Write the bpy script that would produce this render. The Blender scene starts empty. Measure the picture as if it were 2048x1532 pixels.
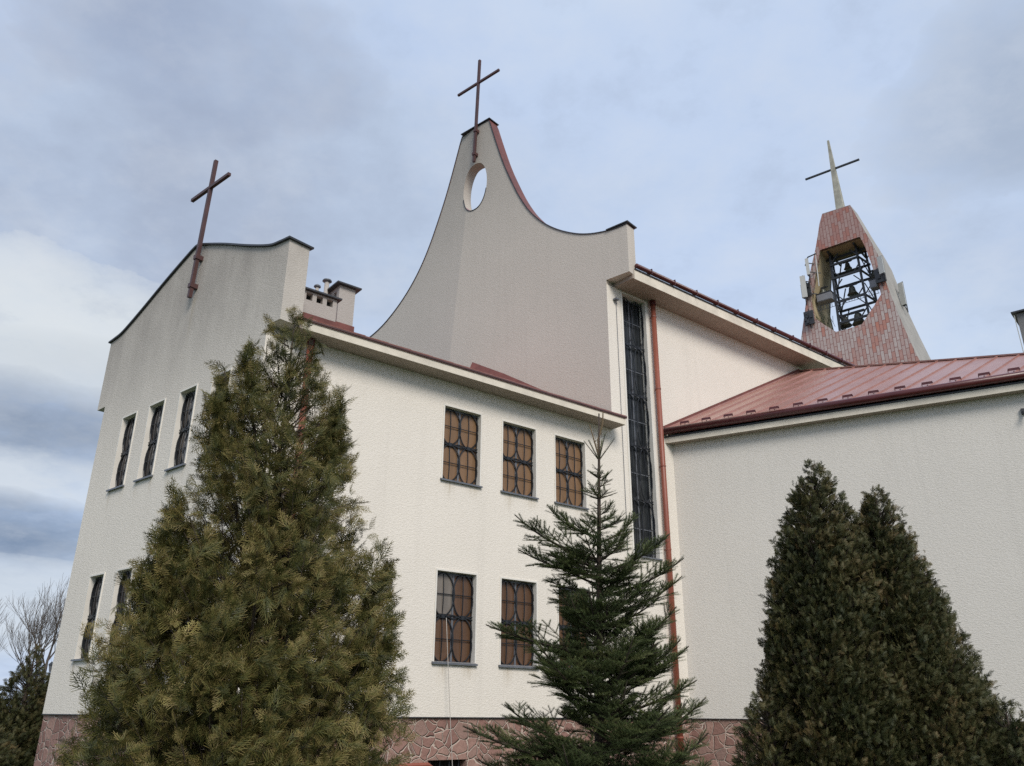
import bpy, math, random
import numpy as np
from mathutils import Vector, Matrix
from mathutils.geometry import delaunay_2d_cdt
R_ = math.radians
scene = bpy.context.scene
COL = scene.collection
rnd = random.Random(7)
EYE = 1.65

# ------------------------------------------------------------ frames
# every wall has its own frame: x runs along the wall (left to right seen from outside), y goes into the building, z up
ORIGIN_C = Vector((-4.3843, 13.2958, 0))
D1 = Vector((0.78185, 0.62347, 0)); D2 = Vector((-0.75540, 0.65527, 0)); AX = Vector((0.65527, 0.75540, 0))
ORIGIN_N = ORIGIN_C + D1 * 8.69
ORIGIN_A = ORIGIN_C + D1 * 10.85
ANG_R = math.atan2(D1.y, D1.x); ANG_L = math.atan2(-D2.y, -D2.x); ANG_A = R_(90 - 119.5)
ORIGIN_T = Vector((14.8056, 39.3039, 0))
FW = (Vector((0, 0, 0)), 0.0)
FR = (ORIGIN_C, ANG_R); FL = (ORIGIN_C, ANG_L); FN = (ORIGIN_N, ANG_L); FA = (ORIGIN_A, ANG_A); FT = (ORIGIN_T, ANG_L)
def to_world(fr, p):
    return fr[0] + Matrix.Rotation(fr[1], 3, 'Z') @ Vector(p)
def to_local(fr, p):
    return Matrix.Rotation(-fr[1], 3, 'Z') @ (Vector(p) - fr[0])

# ------------------------------------------------------------ mesh helpers
class MB:
    def __init__(s): s.v = []; s.f = []
    def add(s, vs, fs):
        n = len(s.v); s.v += [tuple(v) for v in vs]; s.f += [tuple(n + i for i in f) for f in fs]; return s
    def box(s, x0, x1, y0, y1, z0, z1):
        vs = [(x, y, z) for z in (z0, z1) for y in (y0, y1) for x in (x0, x1)]
        return s.add(vs, [(0, 2, 3, 1), (4, 5, 7, 6), (0, 1, 5, 4), (1, 3, 7, 5), (3, 2, 6, 7), (2, 0, 4, 6)])
    def hexa(s, a, b):
        "two quads a (bottom, ccw) and b (top) joined"
        return s.add(list(a) + list(b), [(3, 2, 1, 0), (4, 5, 6, 7), (0, 1, 5, 4), (1, 2, 6, 5), (2, 3, 7, 6), (3, 0, 4, 7)])
    def tube(s, path, r, n=8, cap=True, closed=False):
        path = [Vector(p) for p in path]; m = len(path)
        rs = r if isinstance(r, (list, tuple)) else [r] * m
        vs = []; prev = None
        for i, p in enumerate(path):
            if closed: d = path[(i + 1) % m] - path[i - 1]
            else: d = path[min(i + 1, m - 1)] - path[max(i - 1, 0)]
            d.normalize()
            if prev is None:
                u = d.orthogonal().normalized()
            else:
                u = prev - d * prev.dot(d)
                u = u.normalized() if u.length > 1e-6 else d.orthogonal().normalized()
            prev = u; w = d.cross(u)
            for k in range(n):
                a = 2 * math.pi * (k + .5) / n
                vs.append(p + (u * math.cos(a) + w * math.sin(a)) * rs[i])
        fs = []
        for i in range(m if closed else m - 1):
            j = (i + 1) % m
            for k in range(n):
                k2 = (k + 1) % n
                fs.append((i * n + k, i * n + k2, j * n + k2, j * n + k))
        if cap and not closed:
            fs.append(tuple(range(n - 1, -1, -1))); fs.append(tuple((m - 1) * n + k for k in range(n)))
        return s.add(vs, fs)
    def beam(s, a, b, w, h=None):
        a = Vector(a); b = Vector(b); h = h or w; d = (b - a).normalized()
        up = Vector((0, 0, 1)) if abs(d.z) < .9 else Vector((0, 1, 0))
        x = d.cross(up).normalized() * w / 2; y = x.cross(d).normalized() * h / 2
        q = lambda p: [p - x - y, p + x - y, p + x + y, p - x + y]
        return s.hexa(q(a), q(b))
    def lathe(s, prof, c=(0, 0, 0), n=16):
        vs = []; c = Vector(c)
        for r, z in prof:
            for k in range(n):
                a = 2 * math.pi * k / n; vs.append(c + Vector((r * math.cos(a), r * math.sin(a), z)))
        fs = [(i * n + k, i * n + (k + 1) % n, (i + 1) * n + (k + 1) % n, (i + 1) * n + k) for i in range(len(prof) - 1) for k in range(n)]
        fs.append(tuple(range(n - 1, -1, -1))); fs.append(tuple((len(prof) - 1) * n + k for k in range(n)))
        return s.add(vs, fs)

def tag(o, label=None, cat=None, group=None, kind=None):
    for k, v in (('label', label), ('category', cat), ('group', group), ('kind', kind)):
        if v: o[k] = v
    return o
def empty(name, loc, **kw):
    o = bpy.data.objects.new(name, None); o.location = loc; o.empty_display_size = .2; COL.objects.link(o); return tag(o, **kw)
def obj(name, mb, mat, parent=None, frame=FW, smooth=False, **kw):
    """frame is where the mesh coordinates live; a sub-part shares the frame of its parent part (frame=None)"""
    me = bpy.data.meshes.new(name)
    if frame is FT or (frame is None and parent is not None and parent.get('_m')):
        mb.v = [(-a, b, c) for a, b, c in mb.v]; mb.f = [f[::-1] for f in mb.f]
    if isinstance(mb, MB):
        me.from_pydata(mb.v, [], mb.f)
    else: me = mb
    me.update()
    if mat and not me.materials: me.materials.append(mat)
    if smooth:
        me.shade_smooth()
    o = bpy.data.objects.new(name, me); COL.objects.link(o)
    if frame is not None:
        o.location = frame[0]; o.rotation_euler = (0, 0, frame[1])
    if parent is not None:
        o.parent = parent
        if frame is not None: o.location = frame[0] - parent.location
    return tag(o, **kw)
def smooth_by_angle(o, deg=40):
    me = o.data; me.shade_smooth()
    try: me.set_sharp_from_angle(angle=R_(deg))
    except Exception: pass
    return o

def inside(p, poly):
    x, y = p; c = False; n = len(poly)
    for i in range(n):
        x1, y1 = poly[i]; x2, y2 = poly[i - 1]
        if (y1 > y) != (y2 > y) and x < (x2 - x1) * (y - y1) / (y2 - y1) + x1: c = not c
    return c
def slab(outline, holes=(), th=.35, yf=lambda x, z: 0., extra=(), thf=None):
    "solid wall: outline and holes in (x,z), front face at yf, back face th further in"
    pts = []; edges = []
    for loop in [outline] + list(holes):
        n0 = len(pts); pts += [Vector(p) for p in loop]
        edges += [(n0 + i, n0 + (i + 1) % len(loop)) for i in range(len(loop))]
    for seg in extra:
        n0 = len(pts); pts += [Vector(p) for p in seg]; edges += [(n0 + i, n0 + i + 1) for i in range(len(seg) - 1)]
    V, E, F, _, _, _ = delaunay_2d_cdt(pts, edges, [], 0, 1e-5)
    tris = []
    for f in F:
        c = sum((V[i] for i in f), Vector((0, 0))) / len(f)
        if inside(c, outline) and not any(inside(c, h) for h in holes): tris.append(tuple(f))
    n = len(V); mb = MB()
    tf = thf or (lambda x, z: th)
    vs = [(p.x, yf(p.x, p.y), p.y) for p in V] + [(p.x, yf(p.x, p.y) + tf(p.x, p.y), p.y) for p in V]
    fs = []; cnt = {}
    for f in tris:
        a, b, c = (V[i] for i in f)
        if (b.x - a.x) * (c.y - a.y) - (b.y - a.y) * (c.x - a.x) < 0: f = f[::-1]
        fs.append(f); fs.append(tuple(n + i for i in f[::-1]))
        for i in range(3): cnt[(f[i], f[(i + 1) % 3])] = 1
    for (i, j) in cnt:
        if (j, i) not in cnt: fs.append((j, i, n + i, n + j))
    return mb.add(vs, fs)
def rect(x0, x1, z0, z1): return [(x0, z0), (x1, z0), (x1, z1), (x0, z1)]
def spline(pts, k=6):
    P = [Vector(p) for p in pts]; out = []
    for i in range(len(P) - 1):
        a = P[max(i - 1, 0)]; b = P[i]; c = P[i + 1]; d = P[min(i + 2, len(P) - 1)]
        for j in range(k):
            t = j / k
            out.append(.5 * ((2 * b) + (c - a) * t + (2 * a - 5 * b + 4 * c - d) * t * t + (3 * b - a - 3 * c + d) * t ** 3))
    out.append(P[-1]); return [tuple(p) for p in out]

# ------------------------------------------------------------ materials
def new_mat(name):
    m = bpy.data.materials.new(name); m.use_nodes = True; nt = m.node_tree; nt.nodes.clear()
    out = nt.nodes.new('ShaderNodeOutputMaterial'); b = nt.nodes.new('ShaderNodeBsdfPrincipled')
    nt.links.new(b.outputs[0], out.inputs[0]); return m, nt, b, out
def N(nt, t, **kw):
    n = nt.nodes.new(t)
    for k, v in kw.items():
        if k.startswith('i_'):
            key = k[2:]; key = int(key) if key.isdigit() else key.replace('_', ' ')
            n.inputs[key].default_value = v
        else: setattr(n, k, v)
    return n
def ramp(nt, fac, stops, interp='LINEAR'):
    r = nt.nodes.new('ShaderNodeValToRGB'); r.color_ramp.interpolation = interp
    e = r.color_ramp.elements
    while len(e) < len(stops): e.new(.5)
    for el, (p, c) in zip(e, stops):
        el.position = p; el.color = (c[0], c[1], c[2], 1) if not isinstance(c, (int, float)) else (c, c, c, 1)
    nt.links.new(fac, r.inputs[0]); return r.outputs[0]
def mixc(nt, fac, a, b, mode='MIX'):
    m = nt.nodes.new('ShaderNodeMix'); m.data_type = 'RGBA'; m.blend_type = mode
    for sock, v in ((m.inputs[0], fac), (m.inputs[6], a), (m.inputs[7], b)):
        if hasattr(v, 'is_linked'): nt.links.new(v, sock)
        elif isinstance(v, (int, float)): sock.default_value = v
        else: sock.default_value = (v[0], v[1], v[2], 1)
    return m.outputs[2]
def mth(nt, op, a, b=None, c=None, clamp=False):
    m = nt.nodes.new('ShaderNodeMath'); m.operation = op; m.use_clamp = clamp
    for i, v in enumerate((a, b, c)):
        if v is None: continue
        if hasattr(v, 'is_linked'): nt.links.new(v, m.inputs[i])
        else: m.inputs[i].default_value = v
    return m.outputs[0]
def pos_vec(nt, scale=(1, 1, 1), obj_=False):
    if obj_: src = N(nt, 'ShaderNodeTexCoord').outputs['Object']
    else: src = N(nt, 'ShaderNodeNewGeometry').outputs['Position']
    mp = N(nt, 'ShaderNodeMapping'); mp.inputs['Scale'].default_value = scale
    nt.links.new(src, mp.inputs[0]); return mp.outputs[0], src
def noise(nt, vec, scale, detail=3, rough=.55):
    n = N(nt, 'ShaderNodeTexNoise', i_Scale=scale, i_Detail=detail, i_Roughness=rough); nt.links.new(vec, n.inputs['Vector']); return n.outputs[0]
def bump(nt, b, h, strength, dist):
    bp = N(nt, 'ShaderNodeBump', i_Strength=strength, i_Distance=dist); nt.links.new(h, bp.inputs['Height']); nt.links.new(bp.outputs[0], b.inputs['Normal'])

def stucco(name, col, top_col=None, top_z=None, top_amt=1., grain=1.0, sills=()):
    m, nt, b, _ = new_mat(name)
    v, src = pos_vec(nt, (1, 1, 2.3))
    n1 = noise(nt, v, 21 * grain, 3, .6)
    n2 = noise(nt, v, 45 * grain, 2, .6)
    h = mth(nt, 'ADD', ramp(nt, n1, [(.36, 0.), (.62, 1.)]), mth(nt, 'MULTIPLY', n2, .5))
    bump(nt, b, h, .45, .007)
    c = mixc(nt, mth(nt, 'MULTIPLY', ramp(nt, n1, [(.3, 1.), (.5, 0.)]), .16), col, [x * .6 for x in col])
    big = noise(nt, src, .55, 4, .6)
    c = mixc(nt, ramp(nt, big, [(.35, 0.), (.75, .35)]), c, [x * .86 for x in col])
    if top_col:  # colour shifts to a greyer tone towards the top, mottled by noise
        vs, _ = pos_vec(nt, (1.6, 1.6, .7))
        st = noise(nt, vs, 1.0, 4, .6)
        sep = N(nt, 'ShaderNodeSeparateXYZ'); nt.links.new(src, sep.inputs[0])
        mr = N(nt, 'ShaderNodeMapRange', i_1=top_z[0], i_2=top_z[1]); mr.interpolation_type = 'SMOOTHSTEP'; nt.links.new(sep.outputs[2], mr.inputs[0])
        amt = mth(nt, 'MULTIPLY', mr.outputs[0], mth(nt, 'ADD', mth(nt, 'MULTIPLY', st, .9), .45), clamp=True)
        c = mixc(nt, mth(nt, 'MULTIPLY', amt, top_amt, clamp=True), c, top_col)
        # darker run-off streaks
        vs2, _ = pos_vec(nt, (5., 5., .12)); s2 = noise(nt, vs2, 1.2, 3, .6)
        c = mixc(nt, mth(nt, 'MULTIPLY', ramp(nt, s2, [(.56, 0.), (.85, .22)]), mr.outputs[0]), c, [x * .62 for x in top_col])
    if sills:
        tco = N(nt, 'ShaderNodeTexCoord'); so_ = N(nt, 'ShaderNodeSeparateXYZ'); nt.links.new(tco.outputs['Object'], so_.inputs[0])
        acc = None
        for cx, z0, hw, ln in sills:
            gx = mth(nt, 'SUBTRACT', 1., mth(nt, 'DIVIDE', mth(nt, 'ABSOLUTE', mth(nt, 'SUBTRACT', so_.outputs[0], cx)), hw), clamp=True)
            dz = mth(nt, 'SUBTRACT', z0, so_.outputs[2])
            gz = mth(nt, 'MULTIPLY', mth(nt, 'MULTIPLY', dz, 60., clamp=True), mth(nt, 'SUBTRACT', 1., mth(nt, 'DIVIDE', dz, ln), clamp=True))
            g = mth(nt, 'MULTIPLY', gx, gz); acc = g if acc is None else mth(nt, 'MAXIMUM', acc, g)
        vv, _ = pos_vec(nt, (9, 9, .9)); sn_ = noise(nt, vv, 1.6, 4, .65)
        c = mixc(nt, mth(nt, 'MULTIPLY', acc, mth(nt, 'MULTIPLY', ramp(nt, sn_, [(.35, 0.), (.65, 1.)]), .75), clamp=True), c, (.40, .33, .22))
    # faint long streaks and pale patches
    vf, _ = pos_vec(nt, (3.2, 3.2, .10)); sf_ = noise(nt, vf, 1.5, 4, .6)
    c = mixc(nt, ramp(nt, sf_, [(.52, 0.), (.8, .22)]), c, [x * .70 for x in col])
    nt.links.new(c, b.inputs['Base Color']); b.inputs['Roughness'].default_value = .92
    b.inputs['Specular IOR Level'].default_value = .2
    return m
def plain(name, col, rough=.5, var=.25, scale=3., metallic=0., bmp=0., bs=20., spec=.5):
    m, nt, b, _ = new_mat(name)
    v, src = pos_vec(nt)
    n = noise(nt, src, scale, 5, .65)
    c = mixc(nt, ramp(nt, n, [(.3, 0.), (.7, 1.)]), [x * (1 - var) for x in col], [min(1, x * (1 + var * .7)) for x in col])
    nt.links.new(c, b.inputs['Base Color']); b.inputs['Roughness'].default_value = rough; b.inputs['Metallic'].default_value = metallic
    b.inputs['Specular IOR Level'].default_value = spec
    r = mth(nt, 'ADD', mth(nt, 'MULTIPLY', n, .25), rough - .12, clamp=True); nt.links.new(r, b.inputs['Roughness'])
    if bmp: bump(nt, b, noise(nt, src, bs, 3), bmp, .01)
    return m
def glass(name, col, rough=.12, wav=0., streak=None, spec=.6):
    m, nt, b, _ = new_mat(name)
    v, src = pos_vec(nt)
    vs, _ = pos_vec(nt, (5, 5, .5))
    n = noise(nt, vs, 1.3, 4, .6)
    c = mixc(nt, ramp(nt, n, [(.35, 0.), (.68, 1.)]), [x * .72 for x in col], streak or [x * 1.25 for x in col])
    oi = N(nt, 'ShaderNodeObjectInfo'); nb_ = noise(nt, src, 1.9, 3, .5)
    f_ = mth(nt, 'ADD', mth(nt, 'MULTIPLY', oi.outputs['Random'], .35), mth(nt, 'MULTIPLY', nb_, .7))
    c = mixc(nt, f_, [x * .75 for x in col], c)
    nt.links.new(c, b.inputs['Base Color']); b.inputs['Roughness'].default_value = rough * .75; b.inputs['Specular IOR Level'].default_value = spec
    if wav: bump(nt, b, noise(nt, src, 2.2, 3), wav, .05)
    return m

M = {}
WHITE = (.775, .725, .65)
_S = []
for _x, _z in ((3.84, 5.948), (5.337, 5.948), (6.817, 5.948), (3.815, 2.535), (5.341, 2.535), (6.85, 2.535)): _S += [(_x + .22, _z - .03, .16, .42), (_x + .80, _z - .03, .22, .30)]
_SL = []
for _x, _z in ((5.256, 5.925), (4.075, 5.925), (2.845, 5.925), (1.655, 5.925), (5.35, 2.59), (4.18, 2.59)): _SL += [(-_x + .04, _z - .03, .10, .5), (-_x + .6, _z - .03, .10, .35)]
M['stucco'] = stucco('warm_white_roughcast', WHITE, sills=_S)
M['stucco_front'] = stucco('streaked_roughcast_front', (.79, .735, .655), top_col=(.35, .32, .29), top_z=(5.6, 10.2), top_amt=.9, sills=_SL + [(-2.93, 9.6, .12, 1.1)])
M['stucco_nave'] = stucco('grey_streaked_roughcast', (.585, .535, .475), top_col=(.28, .26, .235), top_z=(13.5, 20.5), top_amt=.7)
M['stucco_aisle'] = stucco('pale_grey_roughcast', (.68, .65, .60))
M['stucco_grey'] = stucco('grey_chimney_render', (.43, .40, .37))
M['stucco_dark'] = stucco('dark_grey_chimney_render', (.20, .20, .20))
M['smooth'] = plain('smooth_white_render', (.74, .71, .65), .8, .08, 2.)
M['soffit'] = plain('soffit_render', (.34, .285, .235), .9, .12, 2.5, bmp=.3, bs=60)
M['fascia'] = plain('fascia_render', (.70, .64, .54), .9, .18, 2.2, bmp=.4, bs=50)
M['zinc'] = plain('dark_weathered_flashing', (.035, .037, .042), .45, .3, 6)
M['sill'] = plain('grey_sill_metal', (.13, .14, .16), .4, .2, 5)
M['gutter'] = plain('dark_red_gutter', (.085, .017, .018), .32, .25, 2)
M['pipe'] = plain('faded_red_downpipe', (.27, .082, .052), .45, .18, 1.5)
M['cross'] = plain('red_brown_steel', (.075, .032, .030), .5, .3, 4)
M['iron'] = plain('wrought_iron', (.014, .017, .022), .45, .3, 8)
M['iron_brown'] = plain('brown_wrought_iron', (.05, .028, .02), .5, .3, 8)
M['steel'] = plain('painted_steel_frame', (.03, .034, .04), .5, .3, 4)
M['bronze'] = plain('patinated_bell_bronze', (.10, .105, .09), .45, .3, 5, metallic=.6)
M['panel'] = plain('antenna_plastic', (.46, .47, .45), .5, .06, 2)
M['concrete'] = plain('weathered_concrete', (.36, .345, .32), .9, .2, 1.2, bmp=.4, bs=25)
M['mast'] = plain('lichened_concrete_mast', (.38, .37, .31), .9, .35, 3, bmp=.4, bs=25)
M['ochre'] = plain('ochre_reveal_render', (.40, .33, .20), .9, .25, 1.2)
M['hole'] = plain('dark_vent_interior', (.012, .011, .010), .9, .2, 4)
M['bark'] = plain('bark', (.055, .040, .030), .9, .35, 14, bmp=.6, bs=50)
M['bark_light'] = plain('pale_spruce_shoot_bark', (.14, .10, .055), .9, .3, 14)
M['bare'] = plain('bare_tree_bark', (.085, .072, .063), .9, .3, 4)
M['amber'] = glass('amber_brown_backing', (.25, .148, .08), .42, .25, spec=.35)
M['brown'] = glass('brown_backing', (.125, .068, .038), .35, .25, spec=.35)
M['drape'] = glass('dark_draped_glass', (.040, .033, .030), .3, .6, streak=(.13, .10, .082), spec=.4)
M['darkglass'] = glass('leaded_dark_glass', (.010, .012, .015), .35, .35, streak=(.09, .10, .105), spec=.25)  # pale streaks in the colour stand in for sky reflected by the panes
M['dull'] = glass('grey_dull_pane', (.20, .175, .15), .4, .2, spec=.4)
M['flash'] = plain('dull_red_flashing', (.17, .062, .052), .55, .3, 3, spec=.3)
M['cabinet'] = plain('grey_cabinet_paint', (.22, .23, .25), .5, .15, 3)
M['cable'] = plain('pale_cable', (.45, .42, .38), .6, .1, 4)

def metal_roof():
    m, nt, b, _ = new_mat('red_standing_seam_sheet')
    v, src = pos_vec(nt)
    n = noise(nt, src, 1.1, 5, .6); n2 = noise(nt, src, 9, 4, .6)
    c = mixc(nt, ramp(nt, n, [(.3, 0.), (.7, 1.)]), (.29, .125, .095), (.36, .18, .145))
    c = mixc(nt, ramp(nt, n2, [(.45, 0.), (.8, .6)]), c, (.40, .26, .235))
    nt.links.new(c, b.inputs['Base Color'])
    nt.links.new(mth(nt, 'ADD', mth(nt, 'MULTIPLY', n2, .2), .33), b.inputs['Roughness'])
    b.inputs['Specular IOR Level'].default_value = .75; b.inputs['Coat Weight'].default_value = .3; b.inputs['Coat Roughness'].default_value = .22
    bump(nt, b, n, .25, .05); return m
M['roof'] = metal_roof()
def stone():
    m, nt, b, _ = new_mat('crazy_paved_porphyry')
    v, src = pos_vec(nt, (1, 1, 1.15))
    wob = N(nt, 'ShaderNodeTexNoise', i_Scale=2.6, i_Detail=2); nt.links.new(v, wob.inputs['Vector'])
    ad = N(nt, 'ShaderNodeVectorMath', operation='MULTIPLY_ADD'); ad.inputs[1].default_value = (.22, .22, .22)
    nt.links.new(wob.outputs['Color'], ad.inputs[0]); nt.links.new(v, ad.inputs[2])
    e = N(nt, 'ShaderNodeTexVoronoi', feature='DISTANCE_TO_EDGE', i_Scale=4.3); nt.links.new(ad.outputs[0], e.inputs['Vector'])
    cc = N(nt, 'ShaderNodeTexVoronoi', feature='F1', i_Scale=4.3); nt.links.new(ad.outputs[0], cc.inputs['Vector'])
    sep = N(nt, 'ShaderNodeSeparateColor'); nt.links.new(cc.outputs['Color'], sep.inputs[0])
    n = noise(nt, src, 14, 4, .6)
    c = ramp(nt, sep.outputs[0], [(0., (.23, .125, .10)), (.4, (.33, .19, .155)), (.7, (.41, .26, .21)), (1., (.27, .18, .15))])
    c = mixc(nt, mth(nt, 'MULTIPLY', n, .5), c, (.16, .08, .07))
    en = mth(nt, 'ADD', e.outputs['Distance'], mth(nt, 'MULTIPLY', n, .03))
    mask = ramp(nt, en, [(.035, 1.), (.05, 0.)])
    c = mixc(nt, mth(nt, 'MULTIPLY', mask, mth(nt, 'ADD', mth(nt, 'MULTIPLY', n, .8), .55), clamp=True), c, (.53, .44, .37))
    nt.links.new(c, b.inputs['Base Color']); b.inputs['Roughness'].default_value = .85
    bump(nt, b, mth(nt, 'ADD', ramp(nt, en, [(.03, 0.), (.09, 1.)]), mth(nt, 'MULTIPLY', n, .6)), .9, .03); return m
M['stone'] = stone()
def tiles():
    m, nt, b, _ = new_mat('red_grey_cladding_tiles')
    tc = N(nt, 'ShaderNodeTexCoord'); sep = N(nt, 'ShaderNodeSeparateXYZ'); nt.links.new(tc.outputs['Object'], sep.inputs[0])
    cmb = N(nt, 'ShaderNodeCombineXYZ'); nt.links.new(sep.outputs[2], cmb.inputs[0]); nt.links.new(sep.outputs[0], cmb.inputs[1])
    br = N(nt, 'ShaderNodeTexBrick', i_Scale=1.0, i_Mortar_Size=.013, i_Bias=-.1); br.inputs['Brick Width'].default_value = .52; br.inputs['Row Height'].default_value = .165
    br.offset = .37; br.inputs['Mortar Smooth'].default_value = .2
    nt.links.new(cmb.outputs[0], br.inputs['Vector'])
    br.inputs['Color1'].default_value = (0, 0, 0, 1); br.inputs['Color2'].default_value = (1, 1, 1, 1); br.inputs['Mortar'].default_value = (.5, .5, .5, 1)
    n = noise(nt, tc.outputs['Object'], .8, 4, .6); n2 = noise(nt, tc.outputs['Object'], 7, 4, .6)
    v = mth(nt, 'ADD', mth(nt, 'MULTIPLY', br.outputs['Color'], .75), mth(nt, 'MULTIPLY', mth(nt, 'SUBTRACT', n, .4), .9))
    c = ramp(nt, v, [(.0, (.50, .45, .42)), (.45, (.44, .35, .32)), (.66, (.43, .24, .20)), (.92, (.50, .18, .11))])
    c = mixc(nt, ramp(nt, n2, [(.4, 0.), (.75, .5)]), c, (.30, .20, .18))
    # upper part is redder and darker, an own paler field near the foot
    mr = N(nt, 'ShaderNodeMapRange', i_1=23.6, i_2=25.0); nt.links.new(sep.outputs[2], mr.inputs[0])
    c = mixc(nt, mth(nt, 'MULTIPLY', mr.outputs[0], .45), c, (.27, .085, .065))
    c = mixc(nt, br.outputs['Fac'], c, (.20, .07, .055))
    nt.links.new(c, b.inputs['Base Color']); b.inputs['Roughness'].default_value = .6
    bump(nt, b, br.outputs['Fac'], -.4, .03); return m
M['tiles'] = tiles()
def leaf(name, stops, trans=.12, rough=.55):
    m, nt, b, out = new_mat(name)
    at = N(nt, 'ShaderNodeAttribute', attribute_name='tint')
    c = ramp(nt, at.outputs['Fac'], stops)
    nt.links.new(c, b.inputs['Base Color']); b.inputs['Roughness'].default_value = rough; b.inputs['Specular IOR Level'].default_value = .3
    t = N(nt, 'ShaderNodeBsdfTranslucent'); nt.links.new(c, t.inputs[0])
    mx = N(nt, 'ShaderNodeMixShader'); mx.inputs[0].default_value = trans
    nt.links.new(b.outputs[0], mx.inputs[1]); nt.links.new(t.outputs[0], mx.inputs[2]); nt.links.new(mx.outputs[0], out.inputs[0]); return m
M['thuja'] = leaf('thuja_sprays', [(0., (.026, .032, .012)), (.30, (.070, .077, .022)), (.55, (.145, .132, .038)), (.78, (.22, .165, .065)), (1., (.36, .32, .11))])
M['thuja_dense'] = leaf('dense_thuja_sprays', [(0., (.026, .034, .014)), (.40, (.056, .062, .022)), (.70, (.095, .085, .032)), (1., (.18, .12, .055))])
M['needles'] = leaf('spruce_needles', [(0., (.050, .070, .034)), (.4, (.100, .130, .052)), (.75, (.160, .180, .070)), (1., (.22, .20, .10))], .15)
M['grass'] = plain('grass_ground', (.05, .075, .025), .95, .4, 2.5, bmp=.8, bs=30)

# ------------------------------------------------------------ setting
g = MB(); nseg = 48
g.add([(0, 0, 0)] + [(900 * math.cos(2 * math.pi * k / nseg), 900 * math.sin(2 * math.pi * k / nseg), 0) for k in range(nseg)],
      [(0, 1 + k, 1 + (k + 1) % nseg) for k in range(nseg)])
obj('ground', g, M['grass'], kind='structure')

# ------------------------------------------------------------ church
church = empty('church', ORIGIN_C, label='white roughcast church with two curved gables topped by crosses and low red metal roofs', cat='church')
WIN_W = .965
R_UP = [(3.84, 5.948), (5.337, 5.948), (6.817, 5.948)]; H_UP = 1.552
R_LO = [(3.815, 2.535), (5.341, 2.535), (6.85, 2.535)]; H_LO = 1.657
L_UP = [(5.256, 5.925), (4.075, 5.925), (2.845, 5.925), (1.655, 5.925)]; LW = .66
L_LO = [(5.35, 2.59), (4.18, 2.59), (2.93, 2.59), (1.72, 2.59)]
TW = (9.215, 10.135, 5.09, 11.90)
PL = 1.60   # top of the stone plinth

# --- small gable (front of the low wing)
half = [(-.39, 9.71), (-.12, 9.735), (.25, 9.80), (1.0, 10.09), (2.0, 10.52), (2.85, 10.85), (3.05, 10.915)]
top_s = spline(half, 5)[:-1] + [(3.12, 10.935), (3.20, 10.935)] + [(6.32 - u, z) for u, z in reversed(spline(half, 5)[:-1])]
out_s = [(0, PL), (0, 8.09), (.39, 8.09)] + [(-u, z) for u, z in top_s] + [(-6.71, 8.02), (-6.32, 8.02), (-6.32, PL)]
holes = [rect(-u, -u + LW, z, z + 1.59) for u, z in L_UP + L_LO]
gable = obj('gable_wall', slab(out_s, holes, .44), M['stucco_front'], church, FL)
def coping(pts, y0, y1, t, mb=None, lift=.0):
    mb = mb or MB(); n = len(pts)
    nr = []
    for i in range(n):
        a = Vector(pts[max(i - 1, 0)]); b = Vector(pts[min(i + 1, n - 1)]); d = (b - a).normalized(); nn = Vector((-d.y, d.x))
        if nn.y < 0: nn = -nn
        nr.append(nn)
    vs = []
    for (x, z), nn in zip(pts, nr):
        yy0 = y0(x, z) if callable(y0) else y0; yy1 = y1(x, z) if callable(y1) else y1
        for yy, k in ((yy0, lift), (yy1, lift), (yy1, lift + t), (yy0, lift + t)): vs.append((x + nn.x * k, yy, z + nn.y * k))
    fs = [(i * 4 + k, i * 4 + (k + 1) % 4, (i + 1) * 4 + (k + 1) % 4, (i + 1) * 4 + k) for i in range(n - 1) for k in range(4)]
    fs += [(3, 2, 1, 0), tuple((n - 1) * 4 + k for k in range(4))]
    return mb.add(vs, fs)
cs = [(-u, z) for u, z in top_s]; cs = [(cs[0][0] + .05, cs[0][1] - .005)] + cs[1:-1] + [(cs[-1][0] - .05, cs[-1][1] - .005)]
obj('coping', coping(cs, -.05, .50, .035, lift=.004), M['zinc'], gable, None)

def make_cross(parent, fr, x0, x1, zb, zt, zc, arm, w, collars, zs):
    "beam cross: mast a little out of plumb, bar, collars and a stand-off bracket"
    y = -.11; mb = MB()
    X = lambda z: x0 + (x1 - x0) * (z - zb) / (zt - zb)
    mb.beam((x0, y, zb), (x1, y, zt), w, w)
    o = obj('cross', mb, M['cross'], parent, fr)
    b = MB(); b.beam((X(zc) - arm[0], y - .01, zc + zs[0]), (X(zc) + arm[1], y - .01, zc + zs[1]), w * .9, w * .9)
    obj('crossbar', b, M['cross'], o, None)
    for zz in collars:
        c = MB(); c.box(X(zz) - w * .75, X(zz) + w * .75, y - w * .75, 0.02, zz - .05, zz + .05); obj('collar', c, M['cross'], o, None)
    return o
make_cross(church, FL, -2.93, -2.78, 9.59, 12.93, 12.23, (.76, .76), .076, (9.86, 10.52), (0, 0))

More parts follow.
